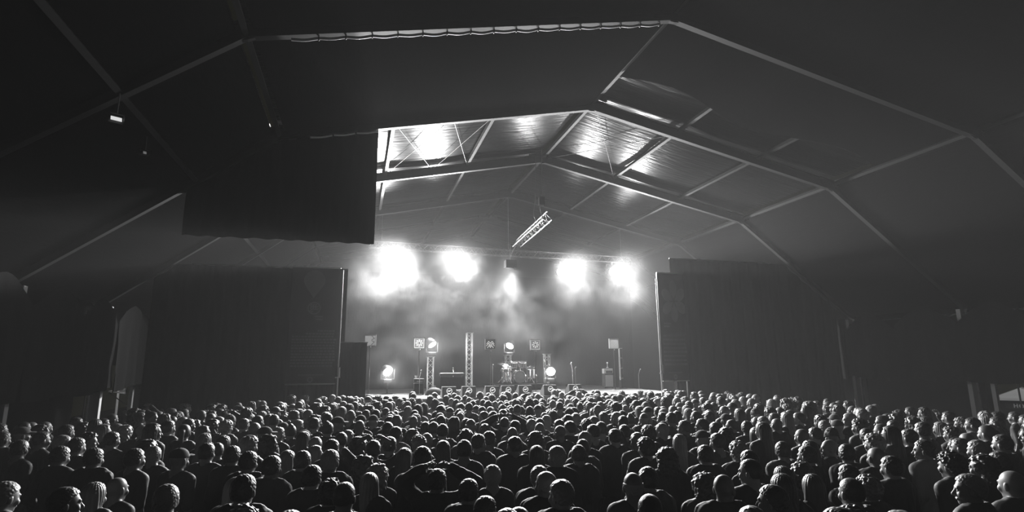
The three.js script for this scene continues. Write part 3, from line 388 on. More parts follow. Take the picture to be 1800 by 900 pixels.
// ---------------------------------------------------------------- people: distance fields meshed with surface nets
function isoMesh(f, lo, hi, cell) {
  const n = [0, 1, 2].map((k) => Math.ceil((hi[k] - lo[k]) / cell) + 1), [nx, ny, nz] = n, F = new Float32Array(nx * ny * nz);
  for (let k = 0, i = 0; k < nz; k++) for (let j = 0; j < ny; j++) for (let h = 0; h < nx; h++, i++) F[i] = f(lo[0] + h * cell, lo[1] + j * cell, lo[2] + k * cell);
  const id = new Int32Array(nx * ny * nz).fill(-1), P = [], N = [], I = [], at = (x, y, z) => (z * ny + y) * nx + x;
  const E = [[0, 1], [2, 3], [4, 5], [6, 7], [0, 2], [1, 3], [4, 6], [5, 7], [0, 4], [1, 5], [2, 6], [3, 7]];
  for (let z = 0; z < nz - 1; z++) for (let y = 0; y < ny - 1; y++) for (let x = 0; x < nx - 1; x++) {
    const c = [], s = []; let m = 0;
    for (let k = 0; k < 8; k++) { const v = F[at(x + (k & 1), y + ((k >> 1) & 1), z + (k >> 2))]; s.push(v); if (v < 0) m |= 1 << k; }
    if (m === 0 || m === 255) continue;
    let sx = 0, sy = 0, sz = 0, cnt = 0;
    for (const [a, b] of E) { if (((m >> a) & 1) === ((m >> b) & 1)) continue; const t = s[a] / (s[a] - s[b]); sx += lerp(a & 1, b & 1, t); sy += lerp((a >> 1) & 1, (b >> 1) & 1, t); sz += lerp(a >> 2, b >> 2, t); cnt++; }
    const px = lo[0] + (x + sx / cnt) * cell, py = lo[1] + (y + sy / cnt) * cell, pz = lo[2] + (z + sz / cnt) * cell, e = cell * 0.4;
    const gx = f(px + e, py, pz) - f(px - e, py, pz), gy = f(px, py + e, pz) - f(px, py - e, pz), gz = f(px, py, pz + e) - f(px, py, pz - e), gl = Math.hypot(gx, gy, gz) || 1;
    id[at(x, y, z)] = P.length / 3; P.push(px, py, pz); N.push(gx / gl, gy / gl, gz / gl);
  }
  const quad = (a, b, c, d, flip) => { if (a < 0 || b < 0 || c < 0 || d < 0) return; if (flip) I.push(a, c, b, a, d, c); else I.push(a, b, c, a, c, d); };
  for (let z = 1; z < nz - 1; z++) for (let y = 1; y < ny - 1; y++) for (let x = 1; x < nx - 1; x++) {
    const a = F[at(x, y, z)] < 0;
    if (a !== F[at(x + 1, y, z)] < 0) quad(id[at(x, y - 1, z - 1)], id[at(x, y, z - 1)], id[at(x, y, z)], id[at(x, y - 1, z)], !a);
    if (a !== F[at(x, y + 1, z)] < 0) quad(id[at(x - 1, y, z - 1)], id[at(x - 1, y, z)], id[at(x, y, z)], id[at(x, y, z - 1)], !a);
    if (a !== F[at(x, y, z + 1)] < 0) quad(id[at(x - 1, y - 1, z)], id[at(x, y - 1, z)], id[at(x, y, z)], id[at(x - 1, y, z)], !a);
  }
  const g = new THREE.BufferGeometry(); g.setAttribute('position', new THREE.Float32BufferAttribute(P, 3)); g.setAttribute('normal', new THREE.Float32BufferAttribute(N, 3)); g.setIndex(I); return g;
}
const smin = (a, b, k) => { const h = Math.max(k - Math.abs(a - b), 0) / k; return Math.min(a, b) - h * h * k * 0.25; };
const smax = (a, b, k) => -smin(-a, -b, k);
function cap(ax, ay, az, bx, by, bz, r0, r1) {            // tapered capsule
  const dx = bx - ax, dy = by - ay, dz = bz - az, l2 = dx * dx + dy * dy + dz * dz || 1e-9;
  return (x, y, z) => { const t = clamp(((x - ax) * dx + (y - ay) * dy + (z - az) * dz) / l2, 0, 1); return Math.hypot(x - ax - dx * t, y - ay - dy * t, z - az - dz * t) - (r0 + (r1 - r0) * t); };
}
const ell = (cx, cy, cz, a, b, c) => (x, y, z) => { const p = (x - cx) / a, q = (y - cy) / b, r = (z - cz) / c, k0 = Math.hypot(p, q, r), k1 = Math.hypot(p / a, q / b, r / c); return k1 < 1e-6 ? -Math.min(a, b, c) : k0 * (k0 - 1) / k1; };
// figures face -z (towards the stage), feet at y = 0, 1.765 m tall
const J = (s) => ({ sh: [s * 0.172, 1.435, 0.015], hip: [s * 0.095, 0.93, 0.01], kn: [s * 0.105, 0.49, -0.015], an: [s * 0.11, 0.085, 0.03] });
const POSES = {                                            // elbow, wrist for the left (-) and right (+) arm; head turn and nod
  sides: { e: [[-0.205, 1.15, 0.04], [0.205, 1.15, 0.04]], w: [[-0.215, 0.9, -0.04], [0.215, 0.9, -0.04]], words: '' },
  lookleft: { e: [[-0.205, 1.15, 0.05], [0.205, 1.15, 0.03]], w: [[-0.21, 0.9, -0.05], [0.215, 0.9, -0.03]], turn: 0.6, words: ' looking sideways' },
  lookright: { e: [[-0.205, 1.15, 0.03], [0.205, 1.15, 0.05]], w: [[-0.215, 0.9, -0.03], [0.21, 0.9, -0.05]], turn: -0.6, words: ' looking sideways' },
  folded: { e: [[-0.23, 1.17, -0.07], [0.23, 1.17, -0.07]], w: [[0.09, 1.2, -0.2], [-0.09, 1.17, -0.21]], words: ' with folded arms' },
  pockets: { e: [[-0.26, 1.17, 0.08], [0.26, 1.17, 0.08]], w: [[-0.2, 0.97, -0.1], [0.2, 0.97, -0.1]], nod: 0.12, words: ' with hands in pockets' },
  phone: { e: [[-0.205, 1.15, 0.03], [0.31, 1.4, -0.2]], w: [[-0.215, 0.9, -0.04], [0.2, 1.66, -0.26]], words: ' with one arm raised' },
  handsup: { e: [[-0.4, 1.62, -0.06], [0.4, 1.62, -0.06]], w: [[-0.16, 1.775, 0.0], [0.16, 1.775, 0.0]], words: ' hands on head' },
  clap: { e: [[-0.23, 1.19, -0.05], [0.23, 1.19, -0.05]], w: [[-0.06, 1.36, -0.27], [0.06, 1.36, -0.27]], words: ' clapping' },
  drink: { e: [[-0.205, 1.15, 0.04], [0.22, 1.16, 0.0]], w: [[-0.215, 0.9, -0.04], [0.17, 1.22, -0.24]], nod: 0.05, words: ' holding one arm forward' },
};
const turned = (f, turn, nod) => { const c = Math.cos(turn), s = Math.sin(turn), cn = Math.cos(nod), sn = Math.sin(nod); return (x, y, z) => { const x1 = c * x - s * (z - 0.02), z1 = s * x + c * (z - 0.02), yy = y - 1.52, y2 = cn * yy - sn * z1, z2 = sn * yy + cn * z1; return f(x1, y2 + 1.52, z2 + 0.02); }; };
const headField = (() => {
  const cran = ell(0, 1.683, 0.014, 0.077, 0.085, 0.097), face = ell(0, 1.622, -0.028, 0.06, 0.088, 0.068), chin = ell(0, 1.552, -0.062, 0.026, 0.02, 0.022), nose = cap(0, 1.652, -0.093, 0, 1.616, -0.112, 0.008, 0.0145),
    brow = cap(-0.035, 1.668, -0.083, 0.035, 1.668, -0.083, 0.012, 0.012), lips = cap(-0.018, 1.581, -0.092, 0.018, 1.581, -0.092, 0.008, 0.008), cheekL = ell(-0.04, 1.617, -0.068, 0.024, 0.024, 0.022), cheekR = ell(0.04, 1.617, -0.068, 0.024, 0.024, 0.022),
    eyeL = ell(-0.031, 1.647, -0.079, 0.0125, 0.0115, 0.0125), eyeR = ell(0.031, 1.647, -0.079, 0.0125, 0.0115, 0.0125), sockL = ell(-0.032, 1.647, -0.101, 0.02, 0.014, 0.016), sockR = ell(0.032, 1.647, -0.101, 0.02, 0.014, 0.016),
    earL = ell(-0.08, 1.64, 0.012, 0.012, 0.033, 0.021), earR = ell(0.08, 1.64, 0.012, 0.012, 0.033, 0.021);
  return (x, y, z) => {
    let d = smin(cran(x, y, z), face(x, y, z), 0.035); d = smin(d, chin(x, y, z), 0.03); d = smin(d, smin(cheekL(x, y, z), cheekR(x, y, z), 0.01), 0.02); d = smin(d, brow(x, y, z), 0.014);
    d = smax(d, -sockL(x, y, z), 0.012); d = smax(d, -sockR(x, y, z), 0.012); d = smin(d, nose(x, y, z), 0.014); d = smin(d, lips(x, y, z), 0.01);
    d = Math.min(d, eyeL(x, y, z), eyeR(x, y, z)); return smin(d, Math.min(earL(x, y, z), earR(x, y, z)), 0.008);
  };
})();
function makePose(key) {
  const p = POSES[key], turn = p.turn ?? 0, nod = p.nod ?? 0, head = turned(bigger(headField), turn, nod), neck = cap(0, 1.44, 0.035, 0, 1.6, 0.014, 0.07, 0.06);
  const trunk = [ell(0, 1.3, 0.012, 0.165, 0.2, 0.108), ell(0, 1.06, 0.0, 0.145, 0.17, 0.1), ell(0, 0.95, 0.012, 0.165, 0.12, 0.115), cap(-0.15, 1.425, 0.02, 0.15, 1.425, 0.02, 0.062, 0.062), cap(-0.085, 1.475, 0.03, 0.085, 1.475, 0.03, 0.05, 0.05)];
  const arms = [], hands = [], boxes = [], legs = [], feet = [];
  [-1, 1].forEach((s, i) => {
    const j = J(s), e = p.e[i], w = p.w[i], d = V(...w).sub(V(...e)).normalize();
    arms.push([cap(...j.sh, ...e, 0.056, 0.043), cap(...e, ...w, 0.043, 0.029)]);
    const inw = V(-s, 0, 0).addScaledVector(d, s * d.x).normalize(), flat = d.clone().cross(inw).normalize(), W = V(...w), h = (a, b, c = 0) => W.clone().addScaledVector(d, a).addScaledVector(flat, b).addScaledVector(inw, c);
    const fs = [], A = (a, b, r0, r1) => fs.push(cap(a.x, a.y, a.z, b.x, b.y, b.z, r0, r1));
    A(h(0.0, 0), h(0.045, 0), 0.026, 0.03); A(h(0.045, -0.022), h(0.088, -0.026), 0.017, 0.014); A(h(0.045, 0), h(0.092, 0), 0.018, 0.015); A(h(0.045, 0.022), h(0.088, 0.026), 0.017, 0.014);
    [[-0.032, 0.062, 0.8], [-0.011, 0.074, 1], [0.011, 0.07, 1], [0.031, 0.055, 0.85]].forEach(([b, L, k]) => { const a0 = h(0.085, b), a1 = h(0.085 + L * 0.5, b * 1.15, 0.012 * k), a2 = h(0.085 + L * 0.88, b * 1.15, 0.042 * k); A(a0, a1, 0.0095, 0.009); A(a1, a2, 0.009, 0.0078); });
    A(h(0.02, 0.03, 0.006), h(0.06, 0.058, 0.02), 0.013, 0.011); A(h(0.06, 0.058, 0.02), h(0.09, 0.056, 0.032), 0.011, 0.009);
    hands.push((x, y, z) => { let r = 9; for (const f of fs) r = smin(r, f(x, y, z), 0.008); return r; });
    const c = h(0.075, 0); boxes.push([[c.x - 0.13, c.y - 0.13, c.z - 0.13], [c.x + 0.13, c.y + 0.13, c.z + 0.13], c]);
    legs.push([cap(...j.hip, ...j.kn, 0.085, 0.058), cap(...j.kn, ...j.an, 0.058, 0.04)]);
    feet.push(cap(s * 0.11, 0.045, 0.045, s * 0.13, 0.038, -0.13, 0.043, 0.036));
  });
  const torso = (x, y, z) => { let d = smin(trunk[0](x, y, z), trunk[1](x, y, z), 0.09); d = smin(d, trunk[2](x, y, z), 0.06); d = smin(d, trunk[3](x, y, z), 0.07); return smin(d, trunk[4](x, y, z), 0.05); };
  const limb = (a, x, y, z) => smin(a[0](x, y, z), a[1](x, y, z), 0.03);
  const bodyF = (x, y, z) => {
    let d = torso(x, y, z); d = smin(d, limb(arms[0], x, y, z), 0.035); d = smin(d, limb(arms[1], x, y, z), 0.035);
    d = smin(d, limb(legs[0], x, y, z), 0.04); d = smin(d, limb(legs[1], x, y, z), 0.04); d = smin(d, smin(feet[0](x, y, z), feet[1](x, y, z), 0.01), 0.03);
    d = smin(d, neck(x, y, z), 0.05); if (y > 1.4) d = smin(d, head(x, y, z), 0.03);
    return smin(smin(d, hands[0](x, y, z), 0.012), hands[1](x, y, z), 0.012);
  };
  return { p, turn, nod, head, neck, torso, arms, legs, feet, bodyF, boxes, limb };
}
const posed = new Map(), poseOf = (k) => { if (!posed.has(k)) posed.set(k, makePose(k)); return posed.get(k); };
const R0 = [-0.62, -0.02, -0.46], R1 = [0.62, 2.02, 0.4];
const glue = (list) => { const gs = list.filter((g) => g.index.count); return gs.length === 1 ? gs[0] : mergeGeometries(gs); };
const memo = new Map(), once = (k, f) => { if (!memo.has(k)) memo.set(k, f()); return memo.get(k); };
const bodyGeo = (key, fine) => once('body' + key + fine, () => {
  const P = poseOf(key), near = (x, y, z) => P.boxes.some(([lo, hi]) => x > lo[0] && x < hi[0] && y > lo[1] && y < hi[1] && z > lo[2] && z < hi[2]);
  const rest = (x, y, z) => Math.max(P.bodyF(x, y, z), y - 1.475);
  const g = [isoMesh(rest, R0, R1, fine ? 0.032 : 0.042), isoMesh((x, y, z) => Math.max(P.bodyF(x, y, z), 1.455 - y), [-0.16, 1.44, -0.19], [0.16, 1.81, 0.17], fine ? 0.0085 : 0.014)];
  if (['phone', 'handsup', 'clap', 'drink'].includes(key)) for (const b of P.boxes) g.push(isoMesh(P.bodyF, b[0], b[1], fine ? 0.009 : 0.013));
  return glue(g);
});
const fold = (x, y, z, a) => a * (perlin.noise(x * 9, y * 5, z * 9) + 0.5 * perlin.noise(x * 21 + 4, y * 11, z * 21));
const topGeo = (key, kind, fine) => once('top' + key + kind + fine, () => {
  const P = poseOf(key), thick = { jacket: 0.03, tee: 0.014, hoodie: 0.026, shirt: 0.018 }[kind], hem = { jacket: 0.82, tee: 0.88, hoodie: 0.86, shirt: 0.84 }[kind];
  const collar = cap(-0.02, 1.5, 0.03, 0.02, 1.5, 0.03, 0.09, 0.09), hood = ell(0, 1.5, 0.085, 0.115, 0.07, 0.055), neckHole = cap(0, 1.47, 0.02, 0, 1.75, -0.01, 0.066, 0.12);
  const f = (x, y, z) => {
    let d = P.torso(x, y, z); d = smin(d, P.limb(P.legs[0], x, y, z), 0.06); d = smin(d, P.limb(P.legs[1], x, y, z), 0.06);
    d = Math.max(d, hem - y);
    let a = 9; for (const arm of P.arms) { const u = arm[0](x, y, z), l = kind === 'tee' ? 9 : arm[1](x, y, z); a = Math.min(a, smin(u, l, 0.03)); }
    d = smin(d, a, 0.045) - thick + fold(x, y, z, thick * 0.55);
    if (kind === 'jacket' || kind === 'shirt') d = smin(d, Math.max(collar(x, y, z), y - 1.56), 0.02);
    if (kind === 'hoodie') d = smin(d, hood(x, y, z), 0.03);
    return Math.max(d, hem - y, -neckHole(x, y, z));
  };
  return isoMesh(f, [R0[0], 0.75, R0[2]], [R1[0], R1[1], R1[2]], fine ? 0.02 : 0.034);
});
const legsGeo = (key, fine) => once('legs' + fine, () => {
  const P = poseOf('sides');
  const f = (x, y, z) => Math.max(smin(smin(P.limb(P.legs[0], x, y, z), P.limb(P.legs[1], x, y, z), 0.03), P.torso(x, y, z), 0.05) - (y > 0.84 ? 0.006 : 0.018) + fold(x, y, z, y > 0.84 ? 0.004 : 0.012), y - 1.0, 0.07 - y);
  return isoMesh(f, [-0.32, 0.02, -0.26], [0.32, 1.08, 0.26], fine ? 0.034 : 0.045);
});
// hair and headgear, in the frame of a head looking straight ahead
const HAIR = {
  short: (x, y, z) => { const d = headShell(x, y, z) - 0.014 + 0.006 * perlin.noise(x * 60, y * 60, z * 60); return Math.max(d, hairline(x, y, z, 1.6)); },
  crop: (x, y, z) => Math.max(headShell(x, y, z) - 0.006 + 0.002 * perlin.noise(x * 90, y * 90, z * 90), hairline(x, y, z, 1.61)),
  fringe: (x, y, z) => Math.max(headShell(x, y, z) - 0.008 + 0.004 * perlin.noise(x * 70, y * 70, z * 70), hairline(x, y, z, 1.6), y - 1.69 - 0.3 * Math.max(0, -z)),
  bushy: (x, y, z) => Math.max(headShell(x, y, z) - 0.03 + 0.02 * perlin.noise(x * 38, y * 38, z * 38), hairline(x, y, z, 1.585)),
  curly: (x, y, z) => { const d = smin(ell(0, 1.69, 0.03, 0.12, 0.115, 0.13)(x, y, z), ell(0, 1.58, 0.07, 0.12, 0.12, 0.085)(x, y, z), 0.05) + 0.018 * perlin.noise(x * 26, y * 26, z * 26) + 0.006 * perlin.noise(x * 60, y * 60, z * 60); return Math.max(d, faceCut(x, y, z)); },
  long: (x, y, z) => { let d = headShell(x, y, z) - 0.016; d = smin(d, ell(0, 1.55, 0.06, 0.098, 0.2, 0.06)(x, y, z), 0.03); d = smin(d, ell(0, 1.38, 0.105, 0.095, 0.16, 0.04)(x, y, z), 0.05); return Math.max(d + 0.0025 * Math.sin(Math.atan2(x, z) * 22 + 3 * perlin.noise(x * 8, y * 5, z * 8)), faceCut(x, y, z)); },
  bob: (x, y, z) => { const d = smin(headShell(x, y, z) - 0.022, ell(0, 1.6, 0.03, 0.108, 0.115, 0.1)(x, y, z), 0.03) + 0.005 * Math.sin(Math.atan2(x, z) * 26) + 0.006 * perlin.noise(x * 25, y * 25, z * 25); return Math.max(d, faceCut(x, y, z), 1.5 - y); },
  ponytail: (x, y, z) => smin(Math.max(headShell(x, y, z) - 0.011, hairline(x, y, z, 1.6)), smin(ell(0, 1.69, 0.13, 0.03, 0.03, 0.03)(x, y, z), cap(0, 1.67, 0.14, 0.01, 1.46, 0.15, 0.032, 0.018)(x, y, z), 0.02), 0.02),
  bun: (x, y, z) => smin(Math.max(headShell(x, y, z) - 0.012, hairline(x, y, z, 1.6)), ell(0, 1.77, 0.075, 0.045, 0.04, 0.045)(x, y, z) + 0.008 * perlin.noise(x * 50, y * 50, z * 50), 0.02),
  beanie: (x, y, z) => { const d = smin(headShell(x, y, z) - 0.02, ell(0, 1.745, 0.03, 0.07, 0.07, 0.075)(x, y, z), 0.05); return Math.max(d + 0.003 * Math.sin(Math.atan2(x, z) * 40), 1.675 - y + 0.25 * (z)); },
  cap: (x, y, z) => { const d = smax(smin(headShell(x, y, z) - 0.016, ell(0, 1.7, 0.01, 0.09, 0.09, 0.105)(x, y, z), 0.02), 1.69 - y + 0.06 * z, 0.006), b = smax(ell(0, 1.695, -0.1, 0.08, 0.014, 0.085)(x, y, z), z + 0.06, 0.004); return Math.min(d, b, ell(0, 1.795, 0.01, 0.01, 0.008, 0.01)(x, y, z)); },
};
function headShell(x, y, z) { return smin(ell(0, 1.683, 0.014, 0.077, 0.085, 0.097)(x, y, z), ell(0, 1.62, 0.01, 0.066, 0.07, 0.07)(x, y, z), 0.04); }
function hairline(x, y, z, nape) { return Math.max(nape - y, (1.705 - y) * 0.75 + (-0.028 - z) * 0.9 - Math.max(0, y - 1.7) * 1.5, smin(1.66 - y, 0.004 - z, 0.01)); }
function faceCut(x, y, z) { return smin(-z - 0.045, 1.735 - y, 0.02); }
const bigger = (f) => (x, y, z) => 1.07 * f(x / 1.07, 1.53 + (y - 1.51) / 1.07, z / 1.07);
const hairGeo = (kind, fine) => once('hair' + kind + fine, () => isoMesh(bigger(HAIR[kind]), [-0.19, 1.18, -0.22], [0.19, 1.87, 0.24], fine ? 0.011 : 0.0165));
const HAIRWORD = { short: 'short-haired', crop: 'close-cropped', fringe: 'balding', bald: 'bald', bushy: 'bushy-haired', curly: 'curly-haired', long: 'long-haired', bob: 'bob-haired', ponytail: 'ponytailed', bun: 'bun-haired', beanie: 'beanie-wearing', cap: 'cap-wearing' };
const hairMats = { dark: std(0.018, 0.48), brown: std(0.04, 0.5), blond: std(0.14, 0.45), grey: std(0.2, 0.5) };
const skinMats = [std(0.15, 0.5), std(0.11, 0.5), std(0.19, 0.5)];
const clothMats = { black: std(0.008, 0.7), dark: std(0.02, 0.7), 'mid-grey': std(0.05, 0.75), light: std(0.18, 0.8) };
const trouserMats = [std(0.03, 0.9), std(0.06, 0.9), std(0.015, 0.85)];
const hatMat = std(0.04, 0.85);

// heads read off the photograph: pixel of the crown, hair, then optional tone / clothes / pose
const HEADS = `10 845 short grey|118 854 short|168 846 long|208 839 bald|107 783 short|168 786 short - jacket|240 787 short|272 783 short blond|262 771 curly|40 772 short|49 748 cap|82 741 bald|88 756 short|112 764 short|137 768 short|165 758 bushy|203 757 short|185 735 short|154 741 curly|138 733 short|258 747 bald|297 849 short grey|8 757 short - hoodie
418 838 long|432 884 bushy blond|430 831 short|320 785 cap|355 760 long|365 778 short|384 777 crop|392 764 long|408 782 short|440 792 short - jacket|440 764 bushy|475 762 curly|480 799 short|508 790 long|535 757 long|533 791 short|555 782 long blond|550 816 short|588 789 short|585 839 bushy|583 771 short|578 737 bun|556 767 short|500 748 short|480 731 long|432 735 short|408 736 bushy|385 731 short|370 726 short|340 735 short|310 724 curly grey|455 742 short blond light|540 753 cap grey|512 895 short|460 730 crop
607 846 crop|650 830 long|643 798 curly brown|672 813 curly blond|735 806 bob blond|770 821 short - jacket handsup|815 839 short|870 816 short|853 869 short|893 889 short grey|842 761 short - jacket|816 772 short - - clap|779 773 long|736 763 bushy|753 760 short|732 753 curly|711 787 long|686 767 short|663 772 short - tee handsup|632 766 curly - - -|740 784 short|698 749 short - light|682 741 short|724 730 bald|780 744 short - jacket|760 740 short|823 753 bushy|855 757 short|884 733 crop - - handsup|848 722 crop|805 724 bald|780 729 short|742 726 bob blond|700 727 short|686 731 crop|658 728 cap|641 728 cap|613 755 short|601 759 short
905 766 short - jacket|960 827 crop - jacket|943 817 short - jacket|987 841 short|948 782 long|979 782 short|1012 781 short - jacket|1023 771 crop|985 747 bald|945 743 bald|942 757 curly|956 729 long - light|910 738 short - light|1005 739 short|1040 745 short|1030 757 crop|1043 732 bald|1078 753 short - jacket phone|1089 745 short|1113 828 fringe grey|1142 820 short|1141 867 crop|1134 767 bushy - jacket|1175 784 curly|1137 746 bushy|1118 759 short|1163 743 short|1105 729 short|1060 723 long|1086 723 short|1185 721 short|1196 762 long|905 889 crop
1240 828 curly brown|1272 834 bald|1237 781 short - jacket|1293 774 bushy|1296 751 curly|1256 760 short|1252 741 short|1242 754 cap - - drink|1318 790 short|1314 806 crop|1352 849 short|1375 775 short - jacket|1385 830 long|1374 819 long brown|1330 751 long|1362 735 bald - jacket|1286 737 crop|1311 739 short|1343 731 short|1405 752 bald|1415 782 short|1422 773 long|1431 750 short|1459 751 beanie|1455 772 bald - - lookleft|1485 779 short|1425 832 long|1486 838 crop|1470 888 short|1496 886 bushy|1415 811 curly|1480 813 short|1233 735 short|1205 738 short|1246 722 short|1228 722 crop|1395 724 short|1325 888 short blond|1448 738 short|1474 737 cap
1510 832 bushy blond|1538 786 bald|1560 800 short|1578 895 short grey|1622 772 short - light lookleft|1700 831 short - - lookleft|1775 827 bald - mid-grey|1680 766 short|1673 791 bushy|1690 769 short|1701 760 bald|1715 772 short|1750 793 short|1720 796 curly|1793 748 short - mid-grey|1585 752 short|1605 740 short|1595 730 curly|1625 731 long|1545 729 short|1515 736 bushy|1508 751 short|1568 738 short - light|1665 722 short - - phone|1724 745 short|1735 731 short|1758 723 short|1710 733 short - light|1640 757 short|1655 742 long|1745 762 short|1530 760 bushy`
  .split(/[|\n]/).map((s) => { const [x, y, hair, tone, top, pose] = s.trim().split(' '); return { x: +x, y: +y, hair, tone: tone && tone !== '-' ? tone : null, top: top && top !== '-' ? top : null, pose: pose && pose !== '-' ? pose : null }; });
const CROWN = { bald: 1.766, fringe: 1.772, crop: 1.774, short: 1.782, bushy: 1.8, curly: 1.806, long: 1.784, bob: 1.79, ponytail: 1.779, bun: 1.815, beanie: 1.815, cap: 1.8 };
const crowd = [];
const project = (p) => { const v = p.clone().sub(camera.position).applyMatrix3(new THREE.Matrix3().setFromMatrix4(camera.matrixWorld).transpose()); return [900 + FOCAL * v.x / -v.z, 450 - FOCAL * v.y / -v.z, -v.z]; };
const gap = (x, z) => { let m = 9; for (const c of crowd) { const d = Math.hypot(c.px - x, c.pz - z); if (d < m) m = d; } return m; };
for (const h of HEADS.sort((a, b) => b.y - a.y)) {
  let best = null;
  for (let i = 0; i < 15; i++) {
    const s = 0.9 + 0.012 * i, p = atY(h.x, h.y, CROWN[h.hair] * s), g = gap(p.x, p.z), score = Math.min(g, 0.46) - 0.55 * Math.abs(s - (h.hair === 'long' || h.hair === 'bob' || h.hair === 'curly' ? 0.96 : 0.99));
    if (!best || score > best.score) best = { score, s, p };
  }
  crowd.push({ ...h, px: best.p.x, pz: best.p.z, s: best.s, from: 'photo' });
}
// the ranks nearer to the stage, where only crowns show
const EDGE = [[-60, 748], [0, 742], [100, 738], [180, 732], [240, 714], [400, 707], [500, 696], [640, 684], [1210, 684], [1400, 696], [1500, 702], [1600, 712], [1700, 718], [1860, 724]];
const edgeAt = (x) => { for (let i = 1; i < EDGE.length; i++) if (x <= EDGE[i][0]) { const [a, b] = [EDGE[i - 1], EDGE[i]]; return lerp(a[1], b[1], (x - a[0]) / (b[0] - a[0])); } return 724; };
const RANK_HAIR = ['short', 'short', 'short', 'short', 'crop', 'crop', 'bald', 'bushy', 'long', 'long', 'bob', 'curly', 'ponytail', 'cap', 'beanie', 'fringe', 'bun'];
for (let z = -18.5; z < -3; z += 0.43) for (let x = -14.4; x < 14.4; x += 0.43) {
  const X = x + rr(-0.15, 0.15), Z = z + rr(-0.13, 0.13), hair = pick(RANK_HAIR), s = z < -17.4 ? rr(0.97, 1.05) : rr(0.93, 1.03), [u, v] = project(V(X, CROWN[hair] * s, Z));
  if (u < -25 || u > 1825 || v < edgeAt(u) || v > 752 || gap(X, Z) < 0.37) continue;
  if (v > 715 && rnd() < 0.12) continue;
  crowd.push({ x: u, y: v, hair, tone: null, top: null, pose: null, px: X, pz: Z, s, from: 'rank' });
}
// elbow room
for (let it = 0; it < 60; it++) for (let i = 0; i < crowd.length; i++) for (let j = i + 1; j < crowd.length; j++) {
  const a = crowd[i], b = crowd[j], dx = b.px - a.px, dz = b.pz - a.pz; if (Math.abs(dx) > 0.52 || Math.abs(dz) > 0.522) continue;
  const d = Math.hypot(dx, dz) || 0.01; if (d >= 0.52) continue;
  const k = (0.52 - d) / d * 0.2; a.px -= dx * k; a.pz -= dz * k; b.px += dx * k; b.pz += dz * k;
}
for (const c of crowd) c.pz = Math.max(c.pz, -18.5);
for (const c of crowd) c.depth = project(V(c.px, 1.6, c.pz))[2];
crowd.sort((a, b) => a.depth - b.depth);
let tight = 0; for (let i = 0; i < crowd.length; i++) for (let j = i + 1; j < crowd.length; j++) if (Math.hypot(crowd[i].px - crowd[j].px, crowd[i].pz - crowd[j].pz) < 0.36) tight++;
console.log('tight pairs', tight, 'crowd', crowd.length, 'nearest', crowd[0].depth.toFixed(2), 'deepest of 300', crowd[299].depth.toFixed(2));
const STAGE_MID = V(-1.6, 0, -24);
for (const c of crowd) {
  c.hairTone = c.tone ?? (c.hair === 'fringe' ? 'grey' : pick(['dark', 'dark', 'dark', 'brown', 'brown', 'brown', 'blond', 'grey']));
  if (c.hairTone === 'light') { c.hairTone = 'brown'; c.topTone = 'light'; }
  const kinds = ['jacket', 'jacket', 'tee', 'hoodie', 'shirt'];
  if (c.top === 'light' || c.top === 'mid-grey') { c.topTone = c.top; c.top = 'shirt'; }
  if (!(c.top in { jacket: 1, tee: 1, hoodie: 1, shirt: 1 })) c.top = pick(kinds);
  c.topTone ??= c.from === 'photo' ? pick(['black', 'black', 'dark', 'dark', 'dark', 'mid-grey']) : pick(['black', 'black', 'dark', 'dark', 'dark', 'dark', 'mid-grey', 'mid-grey', 'light']);
  const room = crowd.reduce((m, d) => d === c ? m : Math.min(m, Math.hypot(d.px - c.px, d.pz - c.pz)), 9);
  c.pose ??= room < 0.56 ? pick(['sides', 'sides', 'sides', 'lookleft', 'lookright']) : pick(['sides', 'sides', 'sides', 'lookleft', 'lookright', 'folded', 'folded', 'pockets', 'pockets', 'drink', 'clap']);
  c.face = Math.atan2(-(STAGE_MID.x - c.px), -(STAGE_MID.z - c.pz)) + gauss() * 0.14;
}
const ORD = ['', 'first', 'second', 'third', 'fourth', 'fifth', 'sixth', 'seventh', 'eighth', 'ninth', 'tenth', 'eleventh', 'twelfth', 'thirteenth', 'fourteenth', 'fifteenth', 'sixteenth', 'seventeenth', 'eighteenth', 'nineteenth', 'twentieth'];
const ord = (n) => n <= 20 ? ORD[n] : n === 30 ? 'thirtieth' : (n < 30 ? 'twenty-' : 'thirty-') + ORD[n % 10];
const near = crowd.slice(0, 300), far = crowd.slice(300);
const ROWS = 15;
near.forEach((c, i) => { c.row = Math.floor(i * ROWS / 300) + 1; });
for (let r = 1; r <= ROWS; r++) near.filter((c) => c.row === r).sort((a, b) => a.x - b.x).forEach((c, i, all) => { c.place = i + 1 <= all.length / 2 ? ord(i + 1) + ' from left' : i === all.length - 1 ? 'last at right' : ord(all.length - i) + ' from right'; });
